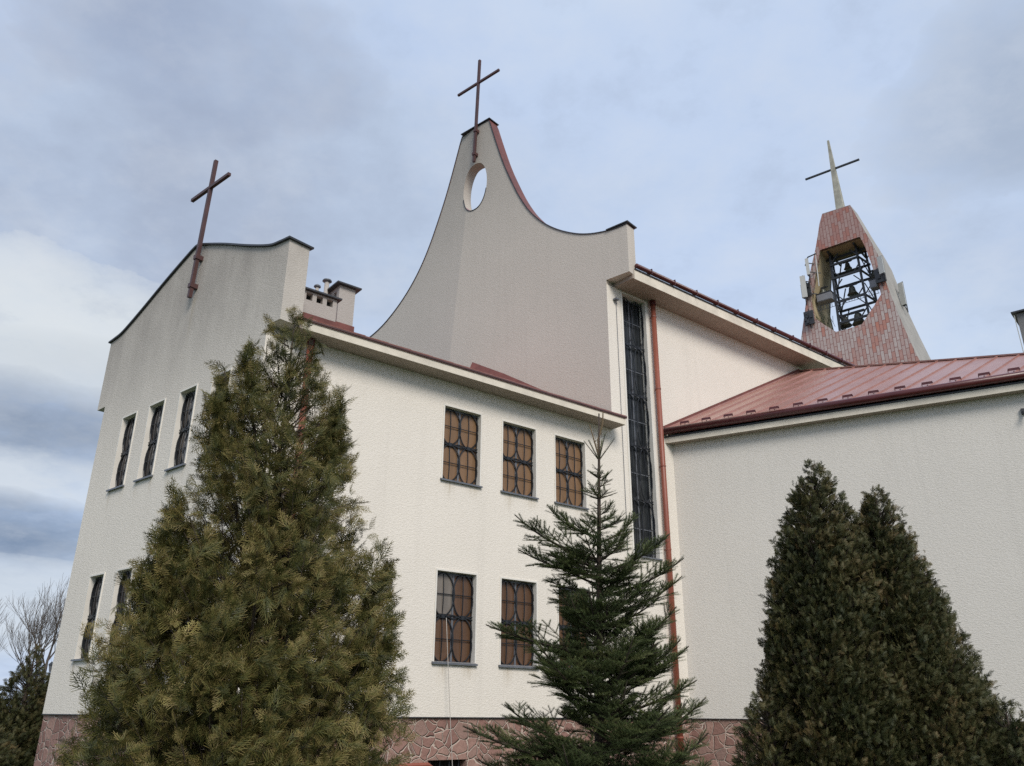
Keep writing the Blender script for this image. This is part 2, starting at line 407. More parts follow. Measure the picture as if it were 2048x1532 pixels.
# --- tall nave gable
hn = [(-.70, 13.465), (-.40, 13.46), (-.05, 13.50), (.45, 13.62), (.955, 13.83), (1.55, 14.20), (2.085, 14.66), (2.55, 15.22), (2.93, 15.86), (3.25, 16.55), (3.60, 17.40), (3.92, 18.35), (4.255, 19.43)]
sn = spline(hn, 4)
def leftw(u, z):
    k = max(0., u - fold_u(z)); return (u + .15 * k, z + (z - EYE) * .0045 * k)
FB, FTp = 6.55, 4.86   # the fold runs from the foot to the top centre
def fold_u(z): return FTp + max(0., 19.46 - z) * .098
top_n = sn + [leftw(9.70 - u, z) for u, z in reversed(sn)]
out_n = [(0, PL), (0, 12.07), (.70, 12.07)] + [(-u, z) for u, z in top_n] + [(-leftw(10.4, 12.07)[0], 12.07), (-9.9, 12.07), (-9.9, PL)]
FB, FTp = 6.55, 4.86   # the fold runs from (FB at z=0) to the top centre
def fold_u(z): return FTp + max(0., 19.46 - z) * .098
def ynave(x, z): return max(0., -x - fold_u(z)) * .13
oval = [(-4.815 + .52 * math.copysign(abs(math.cos(a)) ** .85, math.cos(a)), 17.14 + .865 * math.sin(a)) for a in [2 * math.pi * k / 40 for k in range(40)]]
fold = [(-fold_u(PL + .001), PL + .001), (-fold_u(16.2), 16.2)]
for _z in (16.42,): pass
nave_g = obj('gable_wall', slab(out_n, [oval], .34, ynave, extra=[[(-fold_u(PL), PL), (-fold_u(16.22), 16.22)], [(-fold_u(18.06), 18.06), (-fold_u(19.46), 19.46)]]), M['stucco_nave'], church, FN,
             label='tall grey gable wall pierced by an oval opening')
cn = [(-u, z) for u, z in top_n]
obj('coping', coping(cn, lambda x, z: ynave(x, z) - .01, lambda x, z: ynave(x, z) + .37, .03, lift=.004), M['flash'], nave_g, None)
ce = [(cn[0][0] + .03, cn[0][1])] + cn[1:-1] + [(cn[-1][0] - .03, cn[-1][1])]
e_ = coping(ce, lambda x, z: ynave(x, z) - .022, lambda x, z: ynave(x, z) - .012, .026)
fl = [p for p in cn if -.75 < -p[0] < .6 or 4.2 < -p[0] < 5.5]
obj('coping_edge', e_, M['zinc'], nave_g, None)
for bx_ in ((-5.48, -4.20, -.05, .42, 19.475, 19.50), (.08, .76, -.05, .40, 13.505, 13.535)):
    obj('coping_cap', MB().box(*bx_), M['zinc'], nave_g, None)
ring = MB()
ov = [(x * 1. , ynave(x, z) - .006, z) for x, z in oval if z < 16.9]
ring.tube([(p[0], p[1], p[2]) for p in sorted(ov, key=lambda q: math.atan2(q[2] - 17.14, q[0] + 4.815))], .016, 5)
obj('opening_flashing', ring, M['zinc'], nave_g, None)
sil = MB(); low = sorted([p for p in oval if p[1] < 16.62], key=lambda q: q[0])
coping(low, .0, .36, .012, sil, .003)
obj('opening_lining', sil, M['roof'], nave_g, None)
make_cross(church, FN, -4.77, -4.64, 18.0, 22.07, 21.12, (.93, .93), .078, (18.3, 19.2), (-.0, .0))

# --- the long side wall of wing and nave (one plane)
hR = [rect(x, x + WIN_W, z, z + H_UP) for x, z in R_UP] + [rect(x, x + WIN_W, z, z + H_LO) for x, z in R_LO] + [rect(TW[0], TW[1], TW[2], TW[3])]
outR = [(0, PL), (30, PL), (30, 11.95), (8.69, 11.95), (8.69, 8.0), (0, 8.0)]
side = obj('side_wall', slab(outR, hR, .30), M['stucco'], church, FR)
# smooth vertical band beside the tall window
for bx_ in ((10.140, 10.20, -.018, .05, 5.05, 11.948), (9.185, 9.210, -.018, .05, 5.05, 11.948)):
    obj('window_margin', MB().box(*bx_), M['smooth'], side, None)
wr = MB(); wr.tube([(9.00, -.02, 1.2), (9.02, -.02, 6), (9.0, -.02, 11.45)], .006, 5); wr.tube([(9.0, -.03, 11.45), (8.92, -.1, 11.62)], .012, 5); wr.box(8.9, 9.02, -.12, 0, 11.55, 11.59)
obj('lightning_conductor', wr, M['sill'], church, FR)

# --- aisle wall
outA = [(-.12, PL), (11.2, PL), (11.2, 8.1), (-.12, 8.1)]
obj('aisle_wall', slab(outA, [], .3), M['stucco_aisle'], church, FA)
lamp = MB(); lamp.box(7.62, 7.70, -.06, .0, 7.58, 7.70); lamp.beam((7.66, -.04, 7.62), (7.72, -.18, 7.54), .05)
obj('wall_bracket', lamp, M['zinc'], church, FA)

# --- plinth
pz = MB()
pl1 = slab([(-6.32, 0), (0, 0), (0, PL - .012), (-6.32, PL - .012)], [rect(-5.30, -4.60, .25, .89), rect(-3.9, -3.2, .25, .89), rect(-2.5, -1.8, .25, .89)], .40, lambda x, z: .03)
p_o = obj('stone_plinth', pl1, M['stone'], church, FL)
pl2 = slab([(0, 0), (10.95, 0), (10.95, PL - .012), (0, PL - .012)], [rect(3.83, 4.65, .25, .905), rect(6.85, 7.65, .25, .905)], .40, lambda x, z: .03)
obj('stone_plinth', pl2, M['stone'], church, FR)
obj('stone_plinth', slab([(-.05, 0), (11.2, 0), (11.2, PL - .012), (-.05, PL - .012)], [], .35, lambda x, z: .03), M['stone'], church, FA)
dr = MB(); dr.box(-6.33, .01, -.012, .06, PL - .012, PL + .004); obj('drip_strip', dr, M['zinc'], church, FL)
dr = MB(); dr.box(0.012, 10.84, -.012, .06, PL - .012, PL + .004); obj('drip_strip', dr, M['zinc'], church, FR)
dr = MB(); dr.box(.02, 11.2, -.012, .06, PL - .012, PL + .004); obj('drip_strip', dr, M['zinc'], church, FA)
def cellar(fr, x0, x1):
    w = MB(); w.box(x0, x1, .22, .25, .25, .90)
    o = obj('cellar_window', w, M['hole'], church, fr)
    b = MB()
    for k in range(4):
        xx = x0 + (x1 - x0) * (k + .5) / 4; b.box(xx - .012, xx + .012, .12, .145, .26, .89)
    b.box(x0 + .01, x1 - .01, .148, .17, .55, .58)
    obj('grille', b, M['iron'], o, None)
for x0, x1 in ((-5.30, -4.60), (-3.9, -3.2), (-2.5, -1.8)): cellar(FL, x0, x1)
for x0, x1 in ((3.83, 4.65), (6.85, 7.65)): cellar(FR, x0, x1)

# --- windows
def belly(z, h, rows, b=.032): return .112 - b * abs(math.sin(math.pi * rows * z / h)) ** .8
def grille_mesh(w, h, rows, r=.0135):
    "wrought iron grille, each row of rings bulging outwards"
    mb = MB(); cw = w / 2; rh = h / rows; x0 = -w / 2; Y = lambda z: belly(z, h, rows)
    for c in range(2):
        for k in range(rows):
            cx = x0 + cw * (c + .5); cz = rh * (k + .5)
            mb.tube([(cx + cw * .53 * math.cos(a), Y(cz + rh * .49 * math.sin(a)), cz + rh * .49 * math.sin(a)) for a in [2 * math.pi * t / 28 for t in range(28)]], r, 5, closed=True)
        n = rows * 10
        mb.tube([(x0 + cw * (c + .5), Y(h * t / n) + .012, h * t / n) for t in range(n + 1)], r * .7, 5)
    for k in range(rows):
        mb.tube([(-w / 2, Y(rh * (k + .5)) + .012, rh * (k + .5)), (w / 2, Y(rh * (k + .5)) + .012, rh * (k + .5))], r * .7, 5)
    for k in range(1, rows):
        for s in (-1, 1):
            mb.tube([(-w / 2 + w * t / 24, .098, rh * k + s * .028 * math.sin(2 * math.pi * 2 * t / 24 - math.pi / 2)) for t in range(25)], r * 1.15, 5)
        for c in range(2):
            cx = x0 + cw * (c + .5); q = lambda y: [(cx - .05, y, rh * k), (cx, y, rh * k + .035), (cx + .05, y, rh * k), (cx, y, rh * k - .035)]
            mb.hexa(q(.098), q(.084))
    return mb
def edge_mesh(w, h, rows, sides=(-1, 1)):
    "scalloped side plate that ties the bulging grille to the frame"
    mb = MB()
    for s in sides:
        n = rows * 14; x = s * (w / 2 - .010); zs = [h * t / n for t in range(n + 1)]; m = n + 1
        vs = [(x, belly(z, h, rows, .038), z) for z in zs] + [(x, .128, z) for z in zs] + [(x - s * .012, belly(z, h, rows, .038), z) for z in zs] + [(x - s * .012, .128, z) for z in zs]
        fs = []
        for i in range(n): fs += [(i, i + 1, m + i + 1, m + i), (2 * m + i, 3 * m + i, 3 * m + i + 1, 2 * m + i + 1), (i, 2 * m + i, 2 * m + i + 1, i + 1)]
        mb.add(vs, fs)
    return mb
def window_meshes(name, w, h, rows, backing, depth=.13, ring=.028, mullion=True, iron='iron'):
    f = MB()
    o = w / 2 + .004; i = w / 2 - ring; d = depth + .02; e = .016
    f.box(-o, -i, -e, d, 0, h + .004); f.box(i, o, -e, d, 0, h + .004); f.box(-i, i, -e, d, h - ring, h + .004)
    s = MB(); s.hexa([(-w / 2 - .02, -.055, -.045), (w / 2 + .02, -.055, -.045), (w / 2 + .02, depth, -.015), (-w / 2 - .02, depth, -.015)],
                     [(-w / 2 - .02, -.055, -.012), (w / 2 + .02, -.055, -.012), (w / 2 + .02, depth, .022), (-w / 2 - .02, depth, .022)])
    p = MB(); p.box(-i, i, depth, depth + .02, .0, h - ring)
    g2 = grille_mesh(w - 2 * ring, h - ring, rows); ed = edge_mesh(w - 2 * ring, h - ring, rows, (-1,)); ed2 = edge_mesh(w - 2 * ring, h - ring, rows, (1,))
    mu = MB(); mu.box(-.02, .02, depth - .02, depth + .001, 0.02, h - ring - .001); mu.box(-i, i, depth - .018, depth + .001, h - ring - .04, h - ring - .002)
    if rows > 2:
        for k in range(1, rows * 2): mu.box(-i, i, depth - .012, depth + .001, h * k / (rows * 2) - .012, h * k / (rows * 2) + .012)
    res = {}
    def mesh(nm, mb, mat):
        me = bpy.data.meshes.new(nm); me.from_pydata(mb.v, [], mb.f); me.materials.append(M[mat]); return me
    return dict(window=mesh('window', f, 'smooth'), sill=mesh('sill', s, 'sill'), pane=mesh('pane', p, backing), grille=mesh('grille', g2, iron), grille_edge=mesh('grille_edge', ed, 'iron'), grille_edge2=mesh('grille_edge', ed2, 'iron'), mullion=mesh('mullion', mu, 'sill'))
def place_window(ms, fr, x, z, w, label=None):
    o = bpy.data.objects.new('window', ms['window']); COL.objects.link(o); o.parent = church
    o.location = to_world(fr, (x + w / 2, 0, z)) - church.location; o.rotation_euler = (0, 0, fr[1])
    if label: o['label'] = label
    for k in ('sill', 'pane', 'mullion', 'grille', 'grille_edge', 'grille_edge2'):
        c = bpy.data.objects.new(k.rstrip('2'), ms[k]); COL.objects.link(c); c.parent = o
    return o
wm_up = window_meshes('up', WIN_W, H_UP, 2, 'amber'); wm_lo = window_meshes('lo', WIN_W, H_LO, 2, 'brown')
wm_left = window_meshes('left', LW, 1.59, 2, 'drape')
for x, z in R_UP: place_window(wm_up, FR, x, z, WIN_W)
for k, (x, z) in enumerate(R_LO):
    o = place_window(wm_lo, FR, x, z, WIN_W)
    if k == 0:
        q = MB(); q.box(-.44, -.022, .118, .129, H_LO * .52, H_LO - .07); obj('replacement_pane', q, M['dull'], o, None, label='pale grey upper left pane')
for u, z in L_UP + L_LO: place_window(wm_left, FL, -u, z, LW)
wm_tall = window_meshes('tall', TW[1] - TW[0], TW[3] - TW[2], 5, 'darkglass', depth=.2, iron='iron')
place_window(wm_tall, FR, TW[0], TW[2], TW[1] - TW[0], 'tall narrow dark window with ironwork ellipses')

# --- eaves
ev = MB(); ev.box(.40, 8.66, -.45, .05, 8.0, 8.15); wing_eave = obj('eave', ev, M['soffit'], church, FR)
fa = MB(); fa.box(.46, 8.67, -.462, -.45, 7.995, 8.152); fa.box(8.66, 8.672, -.45, -.001, 7.995, 8.152); obj('fascia', fa, M['fascia'], wing_eave, None)
ed = MB(); ed.box(.44, 8.69, -.50, -.40, 8.156, 8.185); ed.box(8.672, 8.70, -.40, -.02, 8.158, 8.183); obj('drip_edge', ed, M['cross'], wing_eave, None)
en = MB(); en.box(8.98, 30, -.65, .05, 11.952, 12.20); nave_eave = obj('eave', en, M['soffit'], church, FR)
fb = MB(); fb.box(9.04, 30, -.663, -.65, 11.945, 12.205); obj('fascia', fb, M['fascia'], nave_eave, None)
eb = MB(); eb.box(9.05, 30, -.69, -.60, 12.21, 12.24); obj('drip_edge', eb, M['zinc'], nave_eave, None)
gt = MB(); gt.tube([(9.08, -.70, 12.32), (30, -.70, 12.32)], .062, 12); obj('gutter', gt, M['gutter'], nave_eave, None, smooth=True)
for k in range(11):
    xx = 9.6 + k * .9; hk = MB(); hk.box(xx - .012, xx + .012, -.775, -.60, 12.245, 12.385)
    obj('gutter_bracket', hk, M['gutter'], nave_eave, None)
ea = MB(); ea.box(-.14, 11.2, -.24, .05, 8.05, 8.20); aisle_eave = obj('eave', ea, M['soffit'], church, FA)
fc = MB(); fc.box(-.25, 11.2, -.253, -.24, 8.045, 8.185); obj('fascia', fc, M['fascia'], aisle_eave, None)
fe = MB(); fe.box(-.25, 11.2, -.27, -.20, 8.19, 8.225); obj('drip_edge', fe, M['zinc'], aisle_eave, None)

# --- wing roof
TR_ = .505
def rz(y): return 8.185 + TR_ * (y + .48)
CL = to_local(FR, ORIGIN_C + D2 * 3.15 + AX * .40); CN_ = to_local(FR, ORIGIN_N + D2 * 4.85)
e1 = Vector((.42, -.48, 8.19)); e2 = Vector((8.70, -.48, 8.19)); r1 = Vector((CL.x, CL.y, rz(CL.y))); r2 = Vector((CN_.x, CN_.y, rz(CN_.y)))
def mirror(p):
    w = to_world(FR, p) - (ORIGIN_C + D2 * 3.15); side_ = w.dot(D2)
    return to_local(FR, to_world(FR, p) - D2 * 2 * side_)
m1, m2 = mirror(e1), mirror(e2)
wr_ = MB(); dn = Vector((0, 0, -.05))
wr_.hexa([e1 + dn, e2 + dn, r2 + dn, r1 + dn], [e1, e2, r2, r1]); wr_.hexa([r1 + dn, r2 + dn, m2 + dn, m1 + dn], [r1, r2, m2, m1])
for k in range(17):
    x = .7 + k * .5; t = (x - .42) / 8.28; top = r1.lerp(r2, t); a = Vector((x, -.48, 8.20)); b = Vector((top.x, top.y, top.z + .01)); wr_.beam(a, b, .02, .035)
obj('wing_roof', wr_, M['roof'], church, FR)
fz = MB(); fu = [(4.70, 11.06), (3.45, 10.36), (1.88, 9.40), (.02, 8.37)]
for (ua, za), (ub, zb) in zip(fu, fu[1:]):
    fz.hexa([(-ua, -.14, za - .30), (-ub, -.14, zb - (.30 if ub > .5 else .06)), (-ub, -.001, zb - .30), (-ua, -.001, za - .30)],
            [(-ua, -.012, za), (-ub, -.012, zb), (-ub, -.001, zb), (-ua, -.001, za)])
obj('roof_flashing', fz, M['flash'], church, FN)

# --- aisle roof (its edge seen against the sky is a hip)
K0 = ORIGIN_C + D1 * 10.58 + Vector((0, 0, 8.42)); K1 = ORIGIN_C + D1 * 17.25 + Vector((0, 0, 11.80))
ea_dir = Vector((math.sin(R_(119.5)), math.cos(R_(119.5)), 0)); td = Vector((2.9, -6.04, 0))
def isect(p, d, q, e):
    den = d.x * e.y - d.y * e.x; return ((q.x - p.x) * e.y - (q.y - p.y) * e.x) / den
s_end = isect(K0, ea_dir, K1, td); Vp = K0 + ea_dir * s_end
rf = MB(); nrm = (K1 - K0).cross(ea_dir).normalized(); nrm = nrm if nrm.z > 0 else -nrm
rf.add([K0, Vp, K1, K0 - nrm * .05, Vp - nrm * .05, K1 - nrm * .05], [(0, 1, 2), (5, 4, 3), (0, 3, 4, 1), (1, 4, 5, 2), (2, 5, 3, 0)])
s = .04
while s < s_end - .3:
    S0 = K0 + ea_dir * s; t = isect(S0, D1, K1, td); top = S0 + D1 * t
    # height from the plane
    top.z = K0.z - (nrm.x * (top.x - K0.x) + nrm.y * (top.y - K0.y)) / nrm.z
    rf.beam(S0 + nrm * .012, top + nrm * .012, .022, .04); s += .55
rf.beam(K1 + nrm * .02, Vp + nrm * .02, .10, .04)
aisle_roof = obj('aisle_roof', rf, M['roof'], church)
up = MB(); up.beam(K0 + Vector((0, 0, .02)) - AX * .02, K1 + Vector((0, 0, .02)) - AX * .02, .05, .12)
obj('roof_flashing', up, M['flash'], church)
gp = [to_world(FA, (-.36 + .0, -.33, 8.335)), to_world(FA, (11.2, -.33, 8.335))]
gu = MB(); gu.tube(gp, .088, 14); obj('gutter', gu, M['gutter'], church, smooth=True)
inl = (D1 - ea_dir * D1.dot(ea_dir)).normalized()
for k in range(19):
    s = .36 + k * .562
    if s > s_end - .8: break
    c = K0 + ea_dir * s + D1 * .28; c.z = K0.z - (nrm.x * (c.x - K0.x) + nrm.y * (c.y - K0.y)) / nrm.z
    b = MB(); L = ea_dir * .11
    b.beam(c - L + nrm * .055, c + L + nrm * .055, .012, .055)
    b.beam(c - L + nrm * .0, c - L + nrm * .06, .014, .02); b.beam(c + L, c + L + nrm * .06, .014, .02)
    b.beam(c + nrm * .01, c + inl * .16 + nrm * .012, .03, .01)
    obj('snow_guard', b, M['gutter'], church)
# chimney behind the hip
cf = (Vector((14.02, 20.62, 0)), ANG_L)
ch = MB(); ch.box(0.05, 1.4, .05, 1.1, 8.0, 12.15); c3 = obj('chimney', ch, M['stucco_dark'], church, cf, label='dark grey chimney behind the red aisle roof')
cp = MB(); cp.box(-.06, 1.5, -.06, 1.2, 12.155, 12.20); obj('chimney_cap', cp, M['zinc'], c3, None)
cw = MB(); cw.tube([(.02, .0, 9), (.0, -.01, 12.1)], .012, 5); obj('lightning_conductor', cw, M['panel'], c3, None)

# --- wing chimneys
def chimney(x0, x1, y0, y1, z0, z1, front_holes, left_holes, over, redh, label):
    base = MB(); base.box(x0, x1, y0, y1, z0, z1)
    hs = [rect(x0 + a * (x1 - x0), x0 + b * (x1 - x0), z0 + c * (z1 - z0), z0 + d * (z1 - z0)) for a, b, c, d in front_holes]
    st = slab(rect(x0, x1, z0, z1), hs, .12, lambda x, z: y0)
    c = obj('chimney', st, M['stucco_grey'], church, FR, label=label)
    w = MB(); w.box(x0 + .002, x1 - .09, y0 + .09, y1 - .001, z0, z1 - .002) if False else None
    body = MB(); body.box(x1 - .10, x1 - .001, y0 + .12, y1, z0, z1); body.box(x0 + .1, x1 - .1, y1 - .1, y1 - .001, z0, z1)
    if left_holes:
        # left face, built turned by 90 degrees
        ls = slab(rect(y0 + .12, y1, z0, z1), [rect(y0 + a * (y1 - y0), y0 + b * (y1 - y0), z0 + cc * (z1 - z0), z0 + d * (z1 - z0)) for a, b, cc, d in left_holes], .1)
        body.add([(x0 + .0005 + v[1], v[0], v[2]) for v in ls.v], [f[::-1] for f in ls.f])
    else: body.box(x0 + .001, x0 + .1, y0 + .12, y1, z0, z1)
    obj('chimney_shaft', body, M['stucco_grey'], c, None)
    core = MB(); core.box(x0 + .101, x1 - .101, y0 + .121, y1 - .101, z0, z1 - .01); obj('flue_core', core, M['hole'], c, None)
    cap = MB(); cap.box(x0 - over, x1 + over, y0 - over, y1 + over, z1 + .002, z1 + .035); obj('chimney_cap', cap, M['zinc'], c, None)
    ap = MB(); ap.box(x0 - .03, x1 + .03, y0 - .03, y1 + .03, z0 - redh, z0 + .03); obj('chimney_apron', ap, M['flash'], c, None)
    return c
cA = chimney(.93, 1.675, .80, 1.35, 8.93, 9.46, [(.10, .28, .64, .93), (.40, .58, .64, .93), (.70, .88, .64, .93)], [], .075, .30, 'low chimney with three square vents')
cB = chimney(2.03, 2.41, 1.50, 2.30, 9.32, 10.24, [], [(.10, .32, .66, .88), (.42, .66, .66, .88)], .10, .40, 'taller narrow chimney beside the low one')
for (x, y, z, r) in ((1.52, 1.5, 9.99, .075), (1.93, 1.95, 10.46, .105)):
    f = MB(); f.tube([(x, y, z - 1.4), (x, y, z)], r * .5, 12); fo = obj('flue', f, M['stucco_grey'], church, FR, smooth=True)
    h_ = MB(); h_.lathe([(r * .5, -.02), (r, .0), (r * .9, .03), (r * .3, .06), (.01, .07)], (x, y, z + .02), 18); obj('flue_cap', h_, M['sill'], fo, None, smooth=True)

# --- downpipes
def downpipe(x, z1, r, y):
    p = MB(); p.tube([(x, y, .15), (x, y, z1)], r, 16); o = obj('downpipe', p, M['pipe'], church, FR, smooth=True)
    zz = 1.2
    while zz < z1 - .3:
        b = MB(); b.tube([(x, y, zz), (x, y, zz + .035)], r * 1.13, 16); b.box(x - .012, x + .012, y, 0.0, zz + .005, zz + .03); zz += 2.05
        obj('pipe_bracket', b, M['pipe'], o, None)
    b = MB(); b.tube([(x, y, z1 - .14), (x, y, z1 - .02)], r * 1.3, 16); obj('pipe_socket', b, M['gutter'], o, None)
downpipe(10.30, 11.95, .066, -.12); downpipe(.80, 8.0, .062, -.13)

# --- unseen sides so that the volumes are closed
def far_wall(name, a, b, z0, z1, mat, th=.3):
    a = Vector((a.x, a.y, 0)); b = Vector((b.x, b.y, 0)); d = b - a; ang = math.atan2(d.y, d.x)
    w = MB(); w.box(0, d.length, 0, th, z0, z1); obj(name, w, mat, church, (a, ang))
D4 = Vector((math.sin(R_(30.3)), math.cos(R_(30.3)), 0))
P1 = ORIGIN_N + D2 * 9.7; far_wall('rear_wall', P1 + D4 * 27 , P1 + AX * .5, 0, 11.95, M['stucco'])
P2 = ORIGIN_C + D2 * 6.3; far_wall('rear_wall', P2 + D4 * 8.6, P2 + AX * .5, 0, 8.0, M['stucco'])
E1 = ORIGIN_C + D1 * 30; E2 = P1 + D4 * 21.5
far_wall('rear_wall', E1, E2, 0, 11.95, M['stucco'])
nr = MB(); z0 = 12.2; n1 = ORIGIN_N - D2 * .70 + AX * .34; n2 = E1 - D2 * .7; n3 = E2 + D2 * .7; n4 = P1 + D2 * .7 + AX * .36
ra = (n1 + n4) / 2; rb = (n2 + n3) / 2
zz = lambda p, z: Vector((p.x, p.y, z))
nr.add([zz(n1, z0), zz(n2, z0), zz(rb, 13.3), zz(ra, 13.3), zz(n4, z0), zz(n3, z0)], [(0, 1, 2, 3), (3, 2, 5, 4), (0, 3, 4), (1, 5, 2), (0, 4, 5, 1)])
obj('nave_roof', nr, M['roof'], church)
Ka = to_world(FA, (11.2, 0, 0)); far_wall('rear_wall', Ka, ORIGIN_C + D1 * 17.3, 0, 8.1, M['stucco'])
hp_ = MB(); q1 = Vp; q2 = K1; hp_.add([q1 + Vector((0, 0, -.06)), q2 + Vector((0, 0, -.06)), zz(q2, 8.1), zz(q1, 8.1)], [(0, 1, 2, 3)]); obj('hip_wall', hp_, M['stucco'], church)

# ------------------------------------------------------------ bell tower
tower = empty('bell_tower', ORIGIN_T, label='tapering red tiled bell tower with an open belfry behind the church roof', cat='bell tower')
lt = [(2.42, 26.78), (2.20, 26.25), (2.02, 25.6), (1.78, 24.8), (1.48, 24.0), (1.20, 23.18), (.98, 22.3), (.76, 21.4), (.52, 20.5), (.31, 19.7), (.02, 18.6), (-.22, 17.5), (-.7, 14.5), (-1.2, 10), (-1.7, 4), (-1.9, 0)]
rt = [(3.90, 26.70), (4.12, 25.9), (4.37, 24.98), (4.60, 24.2), (4.79, 23.43), (4.87, 22.7), (4.94, 21.85), (5.07, 20.9), (5.22, 19.98), (5.42, 18.9), (5.63, 17.85), (5.79, 17.2), (6.3, 14.5), (6.9, 10), (7.4, 4), (7.6, 0)]
out_t = [(-u, z) for u, z in lt] + [(-u, z) for u, z in reversed(rt)]
hole_t = [(2.02, 24.70), (1.80, 24.05), (1.60, 23.4), (1.42, 22.8), (1.20, 22.05), (1.18, 21.0), (1.66, 20.41), (2.19, 19.84), (2.73, 19.82), (3.50, 19.86), (3.80, 20.2), (4.20, 20.64), (4.62, 21.15), (4.60, 21.7), (4.50, 22.4), (4.36, 23.45), (4.25, 24.14), (4.10, 24.69)]
def ttop(z): return max(.9, 1.15 + (26.7 - z) * .32)
hole_x = [(-u, z) for u, z in hole_t]
front_f = slab(out_t, [hole_x], .30, lambda x, z: 0., thf=lambda x, z: .22)
o_front = obj('tiled_front', front_f, M['tiles'], tower, FT)
back_f = slab(out_t, [hole_x], .22, lambda x, z: ttop(z) - .22)
obj('back_wall', back_f, M['concrete'], tower, FT)
def loop_wall(loop, inner=False, th=.0):
    mb = MB(); n = len(loop); vs = []
    for x, z in loop: vs += [(x, .223, z), (x, ttop(z) - .223, z)]
    return mb, vs, n
def side_wall(pts, flip):
    mb = MB(); vs = []
    for x, z in pts: vs += [(x, .001, z), (x, ttop(z) - .001, z)]
    off = -.004 if flip else .004
    k = .2 if flip else -.2
    vs = [(a + off, b, c) for a, b, c in vs]; n = len(pts)
    vs2 = [(a + k, b, c) for a, b, c in vs]
    fs = []
    for i in range(n - 1):
        fs.append((2 * i, 2 * i + 1, 2 * i + 3, 2 * i + 2)); fs.append((2 * n + 2 * i, 2 * n + 2 * i + 2, 2 * n + 2 * i + 3, 2 * n + 2 * i + 1))
        fs.append((2 * i, 2 * i + 2, 2 * n + 2 * i + 2, 2 * n + 2 * i)); fs.append((2 * i + 1, 2 * n + 2 * i + 1, 2 * n + 2 * i + 3, 2 * i + 3))
    return mb.add(vs + vs2, fs)
obj('side_wall', side_wall([(-u, z) for u, z in rt], True), M['concrete'], tower, FT)
obj('side_wall', side_wall([(-u, z) for u, z in lt], False), M['concrete'], tower, FT)
cap = MB(); cap.hexa([(-3.90, .0, 26.69), (-2.42, .0, 26.77), (-2.42, 1.13, 26.77), (-3.90, 1.13, 26.69)], [(-3.90, .0, 26.72), (-2.42, .0, 26.80), (-2.42, 1.13, 26.80), (-3.90, 1.13, 26.72)])
obj('tower_cap', cap, M['concrete'], tower, FT)
# lining of the opening
lin = MB(); hx = hole_x; n = len(hx)
cxh = sum(p[0] for p in hx) / n; czh = sum(p[1] for p in hx) / n
vs = []
for x, z in hx:
    vs += [(x, .02, z), (x, ttop(z) - .02, z)]
lin.add(vs, [(2 * i, 2 * ((i + 1) % n), 2 * ((i + 1) % n) + 1, 2 * i + 1) for i in range(n)])
lo = obj('opening_lining', lin, M['ochre'], tower, FT)
# folded pale stripe at the foot of the front
tu = MB()
for k in range(26):
    a = rnd.uniform(.3, 1.9); x = -1.25 - rnd.random() * .45; z = 20.75 + rnd.random() * .3
    tu.beam((x, a, z), (x + rnd.uniform(-.15, .2), a + rnd.uniform(-.2, .2), z + rnd.uniform(.15, .5)), .015)
obj('weed_tuft', tu, M['needles'], tower, FT)
# belfry steel frame
sf = MB()
posts = [((-2.20, .55, 19.0), (-2.25, .75, 24.7)), ((-3.78, .55, 19.0), (-3.62, .75, 24.7)), ((-1.98, 2.0, 19.0), (-2.05, 1.7, 24.7)), ((-3.95, 2.0, 19.0), (-3.80, 1.7, 24.7))]
for a, b in posts: sf.beam(a, b, .10)
for z in (23.95, 23.15, 21.75, 20.55):
    for y0, xa, xb in ((.65, -2.22, -3.70), (1.85, -2.0, -3.88)): sf.beam((xa, y0, z), (xb, y0, z), .09, .11)
    sf.beam((-2.22, .65, z), (-2.0, 1.85, z), .08); sf.beam((-3.70, .65, z), (-3.88, 1.85, z), .08)
for za, zb in ((23.15, 24.55), (21.75, 23.0), (20.55, 21.7)):
    sf.beam((-2.05, 1.9, za), (-2.45, 1.85, zb), .05); sf.beam((-3.85, 1.9, za), (-3.45, 1.85, zb), .05)
    sf.beam((-2.25, .7, zb - .5), (-2.7, .68, zb), .05); sf.beam((-3.7, .7, zb - .5), (-3.3, .68, zb), .05)
    sf.beam((-2.25, .7, za + .5), (-2.65, .7, za), .05); sf.beam((-3.7, .7, za + .5), (-3.3, .7, za), .05)
    sf.beam((-2.2, .7, za), (-2.0, 1.9, zb), .04); sf.beam((-3.7, .7, za), (-3.9, 1.9, zb), .04)
for x in (-2.3, -3.65): sf.beam((x, .3, 24.62), (x, 2.2, 24.62), .09)
for y in (1.0,): sf.beam((-1.9, y, 24.5), (-4.1, y, 24.5), .09, .12)
obj('belfry_frame', sf, M['steel'], tower, FT)
rl = MB()
for z in (21.62, 21.38):
    rl.beam((-1.35, .25, z), (-4.5, .25, z), .02)
for k in range(22): rl.beam((-1.4 - k * .145, .25, 21.38), (-1.4 - k * .145, .25, 21.62), .018)
for k in range(9): rl.beam((-1.75 - k * .1, 1.9, 20.1), (-1.75 - k * .1, 1.9, 20.45), .015)
rl.beam((-1.7, 1.9, 20.45), (-2.6, 1.9, 20.45), .02)
obj('railing', rl, M['steel'], tower, FT)
# cross on top
mc = MB(); q = lambda cx, cy, z, w: [(cx - w, cy - w, z), (cx + w, cy - w, z), (cx + w, cy + w, z), (cx - w, cy + w, z)]
mc.hexa(q(-3.24, .60, 26.6, .21), q(-3.17, .60, 31.58, .05)); tc_ = obj('tower_cross', mc, M['mast'], tower, FT); tc_['_m'] = 1
cb = MB(); cb.beam((-4.60, .60, 29.62), (-1.63, .60, 29.70), .09, .09); obj('crossbar', cb, M['steel'], tc_, None); del tc_['_m']

